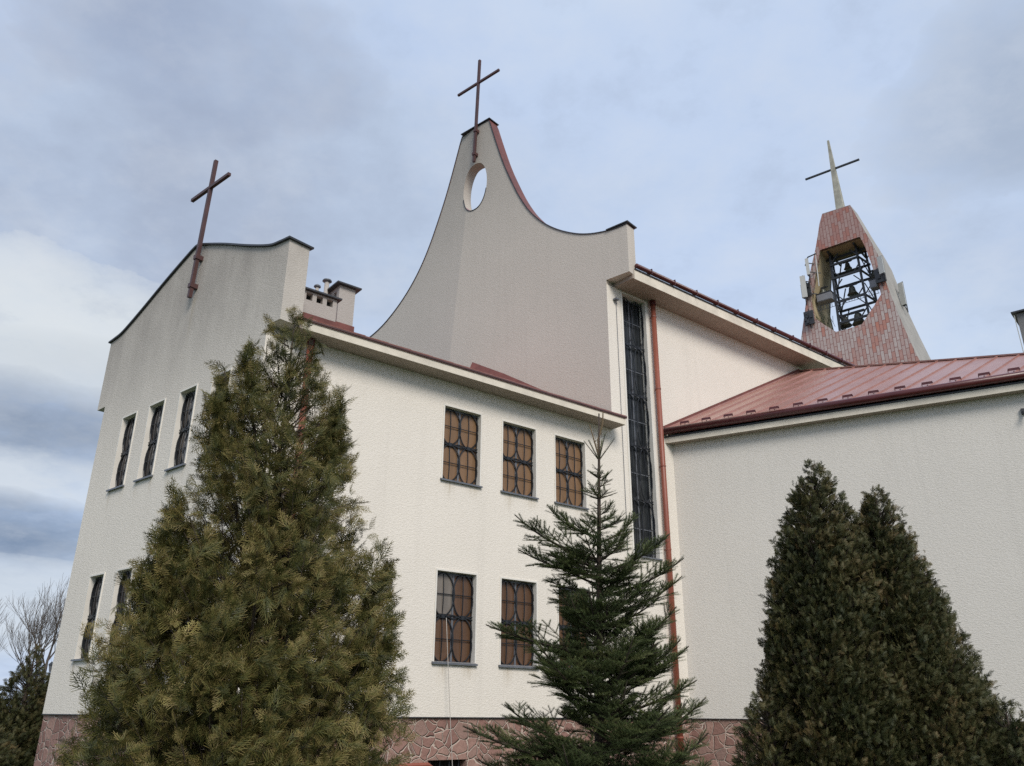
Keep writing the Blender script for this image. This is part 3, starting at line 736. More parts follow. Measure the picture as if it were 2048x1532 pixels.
def bell(x, y, z, s, label):
    "z is the mouth of the bell"
    e = empty('bell', to_world(FT, (-x, y, z)), label=label, cat='bell', group='bells hanging in the belfry')
    prof = [(.50, 0), (.48, .05), (.40, .16), (.33, .34), (.29, .56), (.27, .70), (.22, .80), (.10, .86), (.02, .87)]
    b = MB(); b.lathe([(r * s, h * s) for r, h in prof], n=24); obj('bell_body', b, M['bronze'], e, (e.location.copy(), ANG_L), smooth=True)
    y_ = MB(); y_.box(-.5 * s, .5 * s, -.07 * s, .07 * s, .92 * s, 1.08 * s); y_.box(-.12 * s, .12 * s, -.05 * s, .05 * s, .84 * s, .93 * s)
    y_.box(-.62 * s, -.5 * s, -.03, .03, .96 * s, 1.02 * s); y_.box(.5 * s, .62 * s, -.03, .03, .96 * s, 1.02 * s)
    obj('yoke', y_, M['steel'], e, (e.location.copy(), ANG_L))
    c = MB(); c.tube([(0, 0, -.02 * s), (0, 0, .5 * s)], .025, 6); c.lathe([(.02, -.1 * s), (.07 * s, -.06 * s), (.07 * s, 0), (.02, .04 * s)], n=10); obj('clapper', c, M['steel'], e, (e.location.copy(), ANG_L))
bell(-2.93, 1.2, 23.75, .42, 'small bronze bell hanging topmost in the tower frame')
bell(-2.96, 1.2, 22.2, .56, 'middle bronze bell hanging alone between two beams of the tower')
bell(-3.05, 1.15, 20.45, .70, 'largest bronze bell hanging lowest near the bottom of the opening')
bell(-2.32, 1.35, 20.62, .62, 'dark bell half hidden behind the posts at lower left of the belfry')
bell(-4.15, 1.3, 22.75, .5, 'dark bell by the right edge of the tower opening')
bell(-1.55, .9, 22.45, .5, 'dark bell by the ochre left reveal of the opening')
def cabinet(x0, x1, y0, y1, z0, z1, label):
    e = empty('equipment_cabinet', to_world(FT, (-(x0 + x1) / 2, y0, z0)), label=label, cat='cabinet', group='grey cabinets in the belfry')
    w = (x1 - x0) / 2
    b = MB(); b.box(-w, w, 0, y1 - y0, 0, z1 - z0); obj('housing', b, M['cabinet'], e, (e.location.copy(), ANG_L))
    d = MB(); d.box(-w + .03, w - .03, -.02, -.001, .03, z1 - z0 - .03); obj('door', d, M['cabinet'], e, (e.location.copy(), ANG_L))
    f = MB(); f.box(-w - .03, w + .03, -.03, y1 - y0 + .03, z1 - z0 + .001, z1 - z0 + .05); obj('cabinet_top', f, M['steel'], e, (e.location.copy(), ANG_L))
cabinet(-2.10, -1.32, .45, .95, 21.98, 22.40, 'wide grey cabinet by the left reveal of the belfry')
cabinet(-4.40, -4.04, .5, .9, 21.88, 22.33, 'narrow grey cabinet at the right of the belfry')
def antenna(x, y, z0, h, w, label, side=1, bx=0.):
    e = empty('mobile_antenna', to_world(FT, (-x, y, z0)), label=label, cat='antenna', group='white antenna panels round the tower')
    fr = (e.location.copy(), ANG_L + side * .25)
    b = MB(); b.hexa([(-w / 2, -.06, 0), (w / 2, -.06, 0), (w / 2 * .8, .06, 0), (-w / 2 * .8, .06, 0)], [(-w / 2, -.06, h), (w / 2, -.06, h), (w / 2 * .8, .06, h), (-w / 2 * .8, .06, h)]); obj('panel', b, M['panel'], e, fr)
    m = MB(); m.tube([(bx, .22, -.35), (bx, .22, h + .15)], .03, 8); m.beam((bx, .06, h * .8), (bx, .22, h * .8), .04); m.beam((bx, .06, h * .2), (bx, .22, h * .2), .04)
    m.beam((bx, .22, h * .3), (bx + side * .55, .62, h * .3), .04); m.beam((bx, .22, h * .85), (bx + side * .55, .62, h * .85), .04)
    obj('mounting_bracket', m, M['steel'], e, fr)
    c = MB(); c.tube([(0, 0, 0), (.02, .05, -.18), (bx, .2, -.3)], .018, 6); c.box(-w * .3, w * .3, -.04, .04, -.06, -.001); obj('cable_plug', c, M['steel'], e, fr)
antenna(-1.07, -.5, 21.98, 1.26, .27, 'large white antenna panel left of the tower', 1)
antenna(-1.42, -.5, 23.2, .96, .17, 'slim white antenna panel above the large one on the left', 1)
antenna(-4.99, -.5, 21.98, .95, .26, 'white antenna panel on the right corner of the tower front', -1)
antenna(-5.22, 1.6, 21.0, 1.25, .24, 'white antenna panel behind the grey right side of the tower', -1)
pole = empty('antenna_pole', to_world(FT, (1.62, -.45, 22.4)), label='thin steel pole with a top arm at the left tower edge', cat='pole')
pm = MB(); pm.tube([(.22, 0, 0), (.28, 0, 2.0)], .028, 8); obj('pole_tube', pm, M['panel'], pole, (pole.location.copy(), ANG_L))
pa = MB(); pa.beam((.34, -.1, 1.85), (-.2, .2, 1.98), .05); pa.beam((-.2, .2, 1.98), (-.5, .5, 1.7), .05); obj('arm', pa, M['steel'], pole, (pole.location.copy(), ANG_L))
for k, (x, z, lb) in enumerate(((-1.05, 22.5, 'cluster of dark radio units at the left tower edge'), (-4.78, 22.05, 'cluster of dark radio units under the right front antenna'), (-1.0, 20.9, 'lower cluster of dark radio units at the left tower edge'))):
    e = empty('radio_unit', to_world(FT, (-x, -.2, z)), label=lb, cat='radio unit', group='radio units on the tower')
    b = MB()
    b.box(-.24, .24, -.02, .10, -.34, .42)
    for j in range(5):
        a = rnd.uniform(-.16, .16); h = rnd.uniform(-.3, .35); b.box(a - .07, a + .07, -.08, .08, h, h + .2)
    obj('housing', b, M['zinc'], e, (e.location.copy(), ANG_L))
    b = MB(); b.tube([(0, .1, -.5), (0, .1, .6)], .025, 6); b.beam((-.2, .1, .3), (.2, .15, .25), .03); b.beam((-.2, .1, -.2), (.25, .15, -.25), .03); b.tube([(.1, 0, -.3), (.15, .05, -.6), (.02, .1, -.5)], .015, 5)
    obj('bracket', b, M['steel'], e, (e.location.copy(), ANG_L))

# ------------------------------------------------------------ small things by the wall
cb = MB(); A = to_world(FR, (4.02, -.10, 3.30)); B = to_world(FR, (4.22, -.28, 0.02)); base = B
pts = [A.lerp(B, t / 12) + Vector((0, 0, -.10 * math.sin(math.pi * t / 12))) - D2 * 0 for t in range(13)]
obj('cable', MB().tube([p - base for p in pts], .006, 6), M['cable'], None, (base, 0), smooth=True, label='thin pale cable hanging from the lower window down over the stone plinth', cat='cable')
rail = empty('handrail', to_world(FR, (2.6, -.4, 0)), label='red painted handrail low beside the stone plinth', cat='handrail')
rr = MB(); rr.tube([(-1.6, 0, .84), (.95, 0, .865), (1.05, 0, .80)], .035, 10); obj('rail', rr, M['pipe'], rail, (rail.location.copy(), ANG_R), smooth=True)
for xx in (-1.5, .0, .9):
    rr = MB(); rr.tube([(xx, 0, 0), (xx, 0, .84)], .025, 8); obj('post', rr, M['pipe'], rail, (rail.location.copy(), ANG_R), smooth=True)
# street lamp far left
sl = empty('street_lamp', (-13.9, 26.4, 0), label='small dark lantern on a post left of the church behind the thuja', cat='street lamp')
q = MB(); q.lathe([(.09, 0), (.06, .3), (.04, .4), (.035, 2.72), (.05, 2.74)], n=10); obj('post', q, M['steel'], sl, (sl.location.copy(), 0))
q = MB(); q.lathe([(.03, 2.75), (.07, 2.92), (.08, 2.95)], n=6); obj('lantern', q, M['sill'], sl, (sl.location.copy(), 0))
q = MB(); q.lathe([(.10, 2.951), (.06, 3.0), (.01, 3.05)], n=6); obj('lantern_roof', q, M['steel'], sl, (sl.location.copy(), 0))

# ------------------------------------------------------------ vegetation
nr_ = np.random.default_rng(11)
def np_mesh(name, V, F, mat, tint=None):
    me = bpy.data.meshes.new(name); V = np.asarray(V, np.float32); F = np.asarray(F, np.int32); k = F.shape[1]
    me.vertices.add(len(V)); me.vertices.foreach_set('co', V.ravel())
    me.loops.add(F.size); me.loops.foreach_set('vertex_index', F.ravel())
    me.polygons.add(len(F)); me.polygons.foreach_set('loop_start', np.arange(0, F.size, k, dtype=np.int32))
    me.update(calc_edges=True)
    if tint is not None:
        a = me.attributes.new('tint', 'FLOAT', 'POINT'); a.data.foreach_set('value', np.asarray(tint, np.float32))
    me.materials.append(mat); return me
def unit(a): return a / np.maximum(np.linalg.norm(a, axis=-1, keepdims=True), 1e-9)
def instance(T, TF, pos, d, nrm, scale, tint, tvar=None):
    "T template (k,3): y along d, z along nrm"
    d = unit(d); x = unit(np.cross(d, nrm)); z = np.cross(x, d)
    B = np.stack([x, d, z], axis=1)                     # (n,3,3)
    V = np.einsum('kc,ncj->nkj', T, B) * scale[:, None, None] + pos[:, None, :]
    k = len(T); F = (TF[None] + (np.arange(len(pos)) * k)[:, None, None]).reshape(-1, TF.shape[1])
    t = np.repeat(tint, k)
    if tvar is not None: t = t + np.tile(tvar, len(pos))
    return V.reshape(-1, 3), F, np.clip(t, 0, 1)
def spray_template(nside=6, sub=3, w=.028, seed=1, spread=.50):
    r = np.random.default_rng(seed); V = []; F = []; tv = []
    def blade(p, q, w0, w1, t0, t1):
        p = np.array(p); q = np.array(q); d = q - p; s = np.array([-d[1], d[0], 0]); s /= max(1e-6, np.linalg.norm(s))
        n = len(V); V.extend([p - s * w0, p + s * w0, q + s * w1, q - s * w1]); F.append((n, n + 1, n + 2, n + 3)); q_ = r.uniform(-.10, .14); tv.extend([t0 * 2 - .10 + q_, t0 * 2 - .10 + q_, t1 * 2.2 + q_, t1 * 2.2 + q_])  # pale tips; darker bases put the crown's inner shade into the tint
    def zc(x, y): return -.34 * y * y - .45 * x * x + .10 * math.sin(9 * x + 4 * y)
    def P(x, y): return (x, y, zc(x, y))
    blade(P(0, 0), P(0, .5), w * .7, w * .8, -.1, -.05); blade(P(0, .5), P(.02, 1), w * .8, w * .3, -.05, .1)
    for i in range(nside):
        t = .12 + .8 * i / nside
        for s in (-1, 1):
            tt = t + r.uniform(-.03, .03); L = (1 - tt) * spread + .12; a = math.radians(r.uniform(28, 56)) * s
            dx, dy = math.sin(a), math.cos(a)
            if s > 0: tt += .05
            ex, ey = dx * L, tt + dy * L
            blade(P(0, tt), P(ex, ey), w * .75, w * .4, -.04, .08)
            for j in range(sub):
                u = .3 + .6 * j / sub
                for s2 in (-1, 1):
                    l2 = L * (1 - u) * .7 + .045; a2 = a + s2 * math.radians(r.uniform(32, 48))
                    bx, by = dx * L * u, tt + dy * L * u
                    blade(P(bx, by), P(bx + math.sin(a2) * l2, by + math.cos(a2) * l2), w * .62, w * .35, 0, .12)
    return np.array(V), np.array(F), np.array(tv)
def wob(a, z, ph):
    return .5 * np.sin(2 * a + 1.9 * z + ph) + .35 * np.sin(5 * a - 2.7 * z + ph * 2.1) + .3 * np.sin(3 * a + 6.1 * z + ph * .7) + .2 * np.sin(9 * a + 3.3 * z + ph * 3)
def thuja(loc, H, env, nb, per, size, tpl, mat, label, name='thuja_tree', group=None, lean=(0, 0), stems=1, seed=1, low=.15, inner=.35, amp=.16, trunk_r=.09, limb_r=.008, up=.9, skip=None, bias=0., loose=.42, extra=()):
    r = np.random.default_rng(seed); e = empty(name, loc, label=label, cat='thuja tree', group=group)
    fr = (e.location.copy(), 0)
    tr = MB()
    axes = []
    for k in range(stems):
        a = 2.4 * k + seed; off = 0 if stems == 1 else .16
        pts = []; hh = H * (.97 if k == 0 else r.uniform(.6, .85))
        for t in range(9):
            z = hh * t / 8
            pts.append((lean[0] * (z / H) + off * math.cos(a) * (1 + 1.6 * z / H) * (z < 99), lean[1] * (z / H) + off * math.sin(a) * (1 + 1.6 * z / H), z))
        if k == 0: pts = [(lean[0] * p[2] / H, lean[1] * p[2] / H, p[2]) for p in pts]
        tr.tube(pts, [trunk_r * (1 - .88 * t / 8) * (1 if k == 0 else .7) for t in range(9)], 8)
    zs = np.array([low + (H - low) * i / 60 for i in range(61)]); w = np.array([env(z) + .06 for z in zs]); cdf = np.cumsum(w); cdf /= cdf[-1]
    zt = np.interp(r.random(nb), cdf, zs); az = r.random(nb) * 2 * math.pi
    R = np.array([env(z) for z in zt]) * (1 + amp * wob(az, zt, seed)) * np.minimum(1.0, r.uniform(.70, 1.12, nb)) + .03
    if skip is not None:
        keep = ~skip(az, zt, r.random(nb)); zt, az, R = zt[keep], az[keep], R[keep]; nb = len(zt)
    tip = np.stack([R * np.cos(az) + lean[0] * zt / H, R * np.sin(az) + lean[1] * zt / H, zt], 1)
    z0 = np.maximum(.08, zt - R * up * (r.uniform(.7, 1.2, nb) if loose < .5 else r.uniform(.2, 1.9, nb)))
    root = np.stack([lean[0] * z0 / H, lean[1] * z0 / H, z0], 1); root[:, :2] += r.normal(0, .13, (nb, 2)) * (loose > .5) * np.minimum(1, R * 1.5)[:, None]
    mid = root * .45 + tip * .55; mid[:, 2] -= R * .13
    for (tx, ty, tz, hh_, rr_, cnt) in extra:      # side leaders with a pointed tip of their own
        q = r.random(cnt) ** .75; a2 = r.random(cnt) * 2 * math.pi; rad = rr_ * q * (.6 + .4 * r.random(cnt))
        t2 = np.stack([tx + rad * np.cos(a2) - tx * .12 * q, ty + rad * np.sin(a2), tz - hh_ * q], 1)
        rt2 = np.stack([tx * (1 - .25 * q) * .9, ty * (1 - .2 * q), tz - hh_ * q - .15 - .1 * r.random(cnt)], 1)
        tip = np.concatenate([tip, t2]); root = np.concatenate([root, rt2]); mid = np.concatenate([mid, (t2 + rt2) / 2 + [0, 0, -.02]])
        zt = np.concatenate([zt, t2[:, 2]]); az = np.concatenate([az, a2]); R = np.concatenate([R, np.full(cnt, .12)]); nb += cnt
        tr.tube([(tx * .1, ty * .1, max(.3, tz - hh_ * 2.6)), (tx * .7, ty * .7, tz - hh_ * 1.1), (tx * .97, ty * .97, tz - .05)], [.02, .012, .004], 6)
    P = []; D = []; TN = []
    btint = np.clip(r.normal(.42 + bias, .15, nb) + .16 * wob(az, zt * .8, seed + 3), 0, 1)
    lb = MB()
    for i in range(nb):
        n = max(3, int(per * (R[i] + .12) * r.uniform(.7, 1.3))) if R[i] > .05 else 3
        t = inner + (1 - inner) * np.sqrt(r.random(n)); t[0] = 1.
        p = ((1 - t) ** 2)[:, None] * root[i] + (2 * t * (1 - t))[:, None] * mid[i] + (t * t)[:, None] * tip[i]
        d = (2 * (1 - t))[:, None] * (mid[i] - root[i]) + (2 * t)[:, None] * (tip[i] - mid[i])
        d = unit(d) + r.normal(0, loose, (n, 3)); d[:, 2] -= (loose - .42) * 1.2 * t; P.append(p + np.clip(r.normal(0, .03 + .04 * R[i], (n, 3)), -.09, .09) * (t < .99)[:, None]); D.append(d); TN.append(np.clip(btint[i] + r.normal(0, .07, n), 0, 1))
        if limb_r and R[i] > .15:
            b = [tuple((1 - s) ** 2 * root[i] + 2 * s * (1 - s) * mid[i] + s * s * tip[i]) for s in (0, .35, .7, .97)]
            lb.tube(b, [limb_r * 1.5, limb_r * 1.1, limb_r * .7, limb_r * .3], 3, cap=False)
    P = np.concatenate(P); D = np.concatenate(D); TN = np.concatenate(TN)
    D[:, 2] += .15
    nrm = unit(np.cross(unit(D), np.array([0, 0, 1.]) + r.normal(0, .5, D.shape))) * .7 + r.normal(0, .6, D.shape) * .8
    sc = size * r.uniform(.6, 1.25, len(P))
    V, F, t = instance(tpl[0], tpl[1], P - D / np.linalg.norm(D, axis=1, keepdims=True) * (sc * .35)[:, None], D, nrm, sc, TN, tpl[2])
    o = obj('trunk', tr, M['bark'], e, fr, smooth=True)
    if lb.v: obj('limbs', lb, M['bark'], e, fr)
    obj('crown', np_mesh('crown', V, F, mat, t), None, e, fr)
    return e
def env_pts(pts):
    z = [p[0] for p in pts]; rr = [p[1] for p in pts]
    return lambda q: float(np.interp(q, z, rr))
T_near = spray_template(6, 1, .021, 3, .48); T_mid = spray_template(5, 1, .034, 5, .46)
T_far = spray_template(4, 1, .06, 6)
envN = env_pts([(0, .95), (.8, 1.08), (1.8, 1.08), (2.3, .99), (2.7, .87), (3.2, .74), (3.6, .64), (4.0, .48), (4.3, .33), (4.6, .25), (4.8, .17), (5.05, .04), (5.2, .0)])
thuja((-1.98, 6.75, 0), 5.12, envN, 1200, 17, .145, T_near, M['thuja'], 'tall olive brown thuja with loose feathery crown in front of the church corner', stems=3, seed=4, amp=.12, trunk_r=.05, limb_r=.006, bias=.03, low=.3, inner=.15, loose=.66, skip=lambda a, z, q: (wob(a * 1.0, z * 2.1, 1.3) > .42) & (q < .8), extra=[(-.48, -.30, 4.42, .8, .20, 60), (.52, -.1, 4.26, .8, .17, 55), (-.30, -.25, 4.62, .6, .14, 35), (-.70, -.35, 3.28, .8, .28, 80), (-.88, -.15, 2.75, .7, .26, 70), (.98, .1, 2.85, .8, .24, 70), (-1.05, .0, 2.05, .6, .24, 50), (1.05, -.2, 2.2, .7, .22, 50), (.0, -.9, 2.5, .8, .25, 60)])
envR = env_pts([(0, .78), (.8, .88), (1.7, .90), (2.6, .80), (3.4, .62), (4.0, .44), (4.5, .24), (4.75, .11), (4.92, .0)])
thuja((4.02, 10.85, 0), 4.88, envR, 2700, 23, .095, T_mid, M['thuja_dense'], 'tallest dense dark thuja before the pale aisle wall', seed=8, amp=.07, inner=.38, lean=(.10, 0), trunk_r=.10, limb_r=.012, group='thujas by the aisle wall')
envR2 = env_pts([(0, .9), (1.0, 1.0), (1.8, .82), (2.6, .63), (3.4, .42), (4.0, .24), (4.3, .12), (4.5, .0)])
thuja((4.95, 10.65, 0), 4.46, envR2, 1900, 23, .095, T_mid, M['thuja_dense'], 'shorter dense thuja with a narrow tip right beside the tallest one', seed=12, amp=.08, inner=.35, lean=(-.14, 0), trunk_r=.08, limb_r=.012, group='thujas by the aisle wall', low=.9)
envR3 = env_pts([(0, .55), (.7, .60), (1.2, .48), (1.6, .28), (1.85, .0)])
thuja((5.55, 9.9, 0), 1.82, envR3, 420, 16, .11, T_mid, M['thuja_dense'], 'low bushy thuja at the right foot of the thuja pair', seed=15, amp=.15, inner=.4, trunk_r=.05, limb_r=.01, group='thujas by the aisle wall')
envR4 = env_pts([(0, .35), (.8, .42), (1.4, .34), (1.75, .2), (2.0, .0)])
thuja((3.12, 10.7, 0), 1.95, envR4, 300, 16, .11, T_mid, M['thuja_dense'], 'low bushy thuja at the left foot of the thuja pair', seed=19, amp=.15, inner=.4, trunk_r=.05, limb_r=.01, group='thujas by the aisle wall')
# far left thujas
envB = env_pts([(0, 1.3), (1.0, 1.15), (1.8, .80), (2.4, .42), (2.9, .18), (3.2, .0)])
thuja((-12.55, 22.9, 0), 3.25, envB, 900, 10, .15, T_mid, M['thuja_dense'], 'dark pointed thuja far left behind the church corner', seed=21, amp=.08, inner=.5, trunk_r=.1, group='thujas left of the church')
thuja((-12.05, 23.6, 0), 3.0, env_pts([(0, .9), (1.0, .85), (2.2, .42), (2.75, .15), (3.0, 0)]), 700, 10, .15, T_mid, M['thuja_dense'], 'dark thuja partly hidden by the left church wall', seed=23, amp=.08, inner=.5, trunk_r=.1, group='thujas left of the church')
thuja((-12.6, 20.6, 0), 1.75, env_pts([(0, 1.3), (.7, 1.25), (1.2, .9), (1.6, .4), (1.75, 0)]), 700, 10, .14, T_mid, M['thuja_dense'], 'low round thuja in front of the pointed one at far left', seed=27, amp=.12, inner=.5, trunk_r=.08, group='thujas left of the church')

# --- spruce
def twig_template(n=64, seed=2):
    "needles all round a shoot of length 1, slanting forward"
    r = np.random.default_rng(seed); V = []; F = []; tv = []
    for i in range(n):
        t = i / n * .97 + .02; a = i * 2.4 + r.uniform(-.3, .3); L = r.uniform(.12, .17) * (1.05 if t < .9 else .8); f = .75
        d = np.array([math.cos(a) * .8, f, math.sin(a) * .55 + .22]); d /= np.linalg.norm(d); p = np.array([0, t, 0.]); s = np.cross(d, [0.3, .2, 1.]); s /= np.linalg.norm(s); s *= .012
        k = len(V); V.extend([p - s, p + s, p + d * L]); F.append((k, k + 1, k + 2)); tv.extend([-.12, -.12, .1])
    k = len(V); V.extend([(-.012, 0, 0), (.012, 0, 0), (0, 1.0, 0)]); F.append((k, k + 1, k + 2)); tv.extend([-.2] * 3)
    k = len(V); V.extend([(0, 0, -.012), (0, 0, .012), (0, 1.0, 0)]); F.append((k, k + 1, k + 2)); tv.extend([-.2] * 3)
    return np.array(V, float), np.array(F), np.array(tv)
def spruce(loc, H, env, label, seed=5, lean=(.10, 0)):
    r = np.random.default_rng(seed); e = empty('spruce_tree', loc, label=label, cat='spruce tree'); fr = (e.location.copy(), 0)
    ax = lambda z: np.array([lean[0] * z / H, lean[1] * z / H, z])
    tr = MB(); tr.tube([tuple(ax(H * t / 10)) for t in range(11)], [.055 * (1 - t / 10) + .008 for t in range(11)], 8)
    obj('trunk', tr, M['bark'], e, fr, smooth=True)
    P = []; D = []; S = []; TN = []
    br = MB(); lt_ = MB()
    def shoots(p0, d0, L, tn, step=.13):
        n = max(1, int(round(L / step)))
        for j in range(n):
            P.append(p0 + d0 * L * j / n); D.append(d0); S.append(L / n * 1.08); TN.append(tn)
    def branch(root, az, L, rise, lvl=0, tn=.4):
        # main axis: leaves flat, tip turns up
        m = 9; pts = []; p = root.copy(); h = np.array([math.cos(az), math.sin(az), 0.])
        for k in range(m + 1):
            pts.append(p.copy()); t = k / m; el = rise * (.35 + .9 * t); p = p + (h * math.cos(el) + np.array([0, 0, math.sin(el)])) * (L / m)
        pts = np.array(pts); br.tube([tuple(q) for q in pts], [.012 * (L + .3) * (1 - .8 * k / m) + .002 for k in range(m + 1)], 4, cap=False)
        side = np.array([-h[1], h[0], 0.])
        for k in range(2 if L > .45 else 1, m):
            a, b = pts[k], pts[k + 1]; shoots(a, unit(b - a), np.linalg.norm(b - a), tn + r.normal(0, .08), .14)
        nt = int(3 + L * 7)
        for j in range(nt):
            t = .22 + .74 * j / nt; k = min(m - 1, int(t * m)); q = pts[k] + (pts[k + 1] - pts[k]) * (t * m - k); ax_ = unit(pts[k + 1] - pts[k])
            for s in (-1, 1):
                l = (L * (1 - t) * .52 + .07) * r.uniform(.75, 1.2)
                d = unit(ax_ * .75 + side * s * r.uniform(.45, 1.0) + np.array([0, 0, r.uniform(-.30, .60)]))
                br.tube([tuple(q), tuple(q + d * l)], [.004, .0015], 3, cap=False)
                tt = np.clip(tn + r.normal(.02, .12), 0, 1); shoots(q, d, l, tt, .12)
                if l > .16:
                    for u in (.32, .58, .8):
                        for s2 in (-1, 1):
                            d2_ = unit(d * .8 + np.cross(d, [0, 0, 1.]) * s2 * .75 + np.array([0, 0, r.uniform(-.2, .25)])); l2 = l * (1 - u) * .6 + .05
                            shoots(q + d * l * u, d2_, l2, np.clip(tt + r.normal(.04, .08), 0, 1), .12)
    z = .25; k = 0
    while z < H - .75:
        n = 9 if z < 2.7 else 5; R = env(z); a0 = k * 1.1 + r.uniform(0, .5)
        for i in range(n):
            az = a0 + 2 * math.pi * i / n + r.uniform(-.35, .35); L = R * (r.uniform(.45, 1.0) if r.random() < .7 else r.uniform(.95, 1.22))
            rise = (.50 + .40 * z / H) + r.uniform(-.35, .40)
            branch(ax(max(.1, z - L * .22 + r.uniform(-.13, .13))), az, max(.1, L), rise, tn=float(np.clip(.35 + .22 * (1 - z / H) * .5 + r.normal(.05, .10), 0, 1)))
        if z < 3.0:
            for i in range(7):
                az = r.uniform(0, 6.28); branch(ax(z + r.uniform(.04, .2)), az, R * r.uniform(.35, .85), .35 + r.uniform(-.25, .35), tn=.35)
        z += .25 - .012 * z / H; k += 1
    # sparse long shoots sticking out
    for (z, az, L, rise) in ((3.12, 3.25, .98, .62), (2.95, 3.0, .88, .45), (3.35, 2.9, .62, .75), (3.0, .05, .86, .65), (2.75, -.1, .95, .55), (3.3, .3, .55, .85), (2.2, 3.3, 1.15, .30), (1.85, -.2, .98, .6), (1.2, 3.4, 1.35, .35), (1.3, 0.1, 1.2, .60), (2.55, .1, .98, .60), (.9, 3.0, 1.2, .4), (.8, .15, 1.2, .5), (1.0, -.7, 1.1, .5)):
        branch(ax(z), az, L, rise, tn=.4)
    # top whorls and forked leader
    top = ax(H - .95)
    for (dz, n, L, el) in ((.0, 6, .20, .35), (.22, 4, .13, .55), (.42, 5, .30, .95)):
        for i in range(n):
            az = 2 * math.pi * i / n + dz * 9; d = np.array([math.cos(az) * math.cos(el), math.sin(az) * math.cos(el), math.sin(el)]); q = ax(H - .95 + dz); l = L * r.uniform(.7, 1.25)
            br.tube([tuple(q), tuple(q + d * l)], [.006, .003], 4); shoots(q, d, l, .55, .12)
    lt_.tube([tuple(ax(H - .55)), tuple(ax(H - .30) + [-.01, 0, 0]), tuple(ax(H - .12) + [.04, 0, 0]), tuple(ax(H) + [.045, 0, .02])], [.012, .011, .010, .006], 6)
    lt_.tube([tuple(ax(H - .50)), tuple(ax(H - .28) + [-.06, 0, 0]), tuple(ax(H - .12) + [-.10, .02, 0])], [.010, .008, .005], 6)
    for i in range(90):
        t = r.random(); q = ax(H - .55 + .5 * t) + np.array([.04 * t if i % 2 else -.08 * t, 0, 0]); a = r.uniform(0, 6.28); lt_.beam(tuple(q), tuple(q + np.array([math.cos(a) * .014, math.sin(a) * .014, .012])), .003)
    obj('branches', br, M['bark'], e, fr)
    obj('leader_shoot', lt_, M['bark_light'], e, fr)
    P = np.array(P); D = np.array(D); S = np.array(S) ; TN = np.clip(np.array(TN), 0, 1)
    Tt = twig_template()
    # template is drawn for a 0.13 m shoot: keep needle length by scaling uniformly with the shoot
    up = np.tile(np.array([0, 0, 1.]), (len(P), 1)) + r.normal(0, .15, D.shape)
    V, F, t = instance(Tt[0] * np.array([1.35, 1, 1.35]), Tt[1], P, D, up, S, TN, Tt[2])
    print('spruce shoots', len(P), 'faces', len(F))
    obj('needles', np_mesh('needles', V, F, M['needles'], t), None, e, fr)
    return e
envS = env_pts([(0, 1.12), (.8, 1.10), (1.5, 1.0), (2.2, .86), (2.8, .68), (3.15, .56), (3.45, .34), (3.65, .17), (4.1, .09), (4.8, .04)])
spruce((.80, 8.45, 0), 4.70, envS, 'young green spruce with a bare forked leader in front of the red downpipe', lean=(.15, 0))

# --- bare trees behind the left edge
def bare_tree(loc, H, label, seed):
    r = random.Random(seed); e = empty('bare_tree', loc, label=label, cat='bare tree', group='bare trees behind the church'); fr = (e.location.copy(), 0)
    tr = MB(); tw = MB()
    def grow(p, d, L, rad, lvl):
        m = 4; pts = [p]; q = p
        dd = d.copy()
        for k in range(m):
            dd = (dd + Vector((r.uniform(-.12, .12), r.uniform(-.12, .12), r.uniform(-.02, .10)))).normalized(); q = q + dd * (L / m); pts.append(q)
        (tr if lvl < 2 else tw).tube(pts, [rad * (1 - .5 * k / m) for k in range(m + 1)], 6 if lvl < 2 else 3, cap=False)
        if lvl >= 6: return
        n = 3 if lvl < 5 else 2
        for i in range(n + (1 if lvl in (1, 2) else 0)):
            k = m if i == 0 else r.randint(2, m); b = pts[k]
            ax = Vector((r.uniform(-1, 1), r.uniform(-1, 1), r.uniform(-.2, .5))).normalized(); sp = .28 if i == 0 else r.uniform(.5, 1.0)
            nd = (dd + ax * sp + Vector((0, 0, .16))).normalized(); grow(b, nd, L * r.uniform(.66, .86), max(.007, rad * (.62 if i == 0 else .48)), lvl + 1)
    grow(Vector((0, 0, 0)), Vector((r.uniform(-.1, .1), 0, 1)), H * .25, H * .022, 0)
    obj('trunk', tr, M['bare'], e, fr, smooth=True); obj('branches', tw, M['bare'], e, fr)
for i, (x, y, H, lb) in enumerate(((-30.2, 50.5, 9.8, 'bare leafless tree with upright branches behind the far left thuja'), (-27.6, 51.5, 9.9, 'bare leafless tree leaning beside the left wall edge'), (-33.6, 50.0, 9.4, 'bare leafless tree cut by the left picture edge'), (-29.4, 60, 10.5, 'more distant bare tree between the other bare trees'))):
    bare_tree((x, y, 0), H, lb, 31 + i * 7)

# ------------------------------------------------------------ sky and light
SUN_AZ, SUN_EL = 160., 38.      # heading clockwise from the +y axis
world = bpy.data.worlds.new('World'); scene.world = world; world.use_nodes = True
nt = world.node_tree; nt.nodes.clear()
out = N(nt, 'ShaderNodeOutputWorld'); bg = N(nt, 'ShaderNodeBackground'); bg.inputs['Strength'].default_value = .10
sky = N(nt, 'ShaderNodeTexSky'); sky.sky_type = 'NISHITA'; sky.sun_disc = False; sky.sun_elevation = R_(SUN_EL); sky.sun_rotation = R_(SUN_AZ)
sky.air_density = 1.2; sky.dust_density = 2.5; sky.ozone_density = 1.2
tc = N(nt, 'ShaderNodeTexCoord'); gen = tc.outputs['Generated']
sep = N(nt, 'ShaderNodeSeparateXYZ'); nt.links.new(gen, sep.inputs[0])
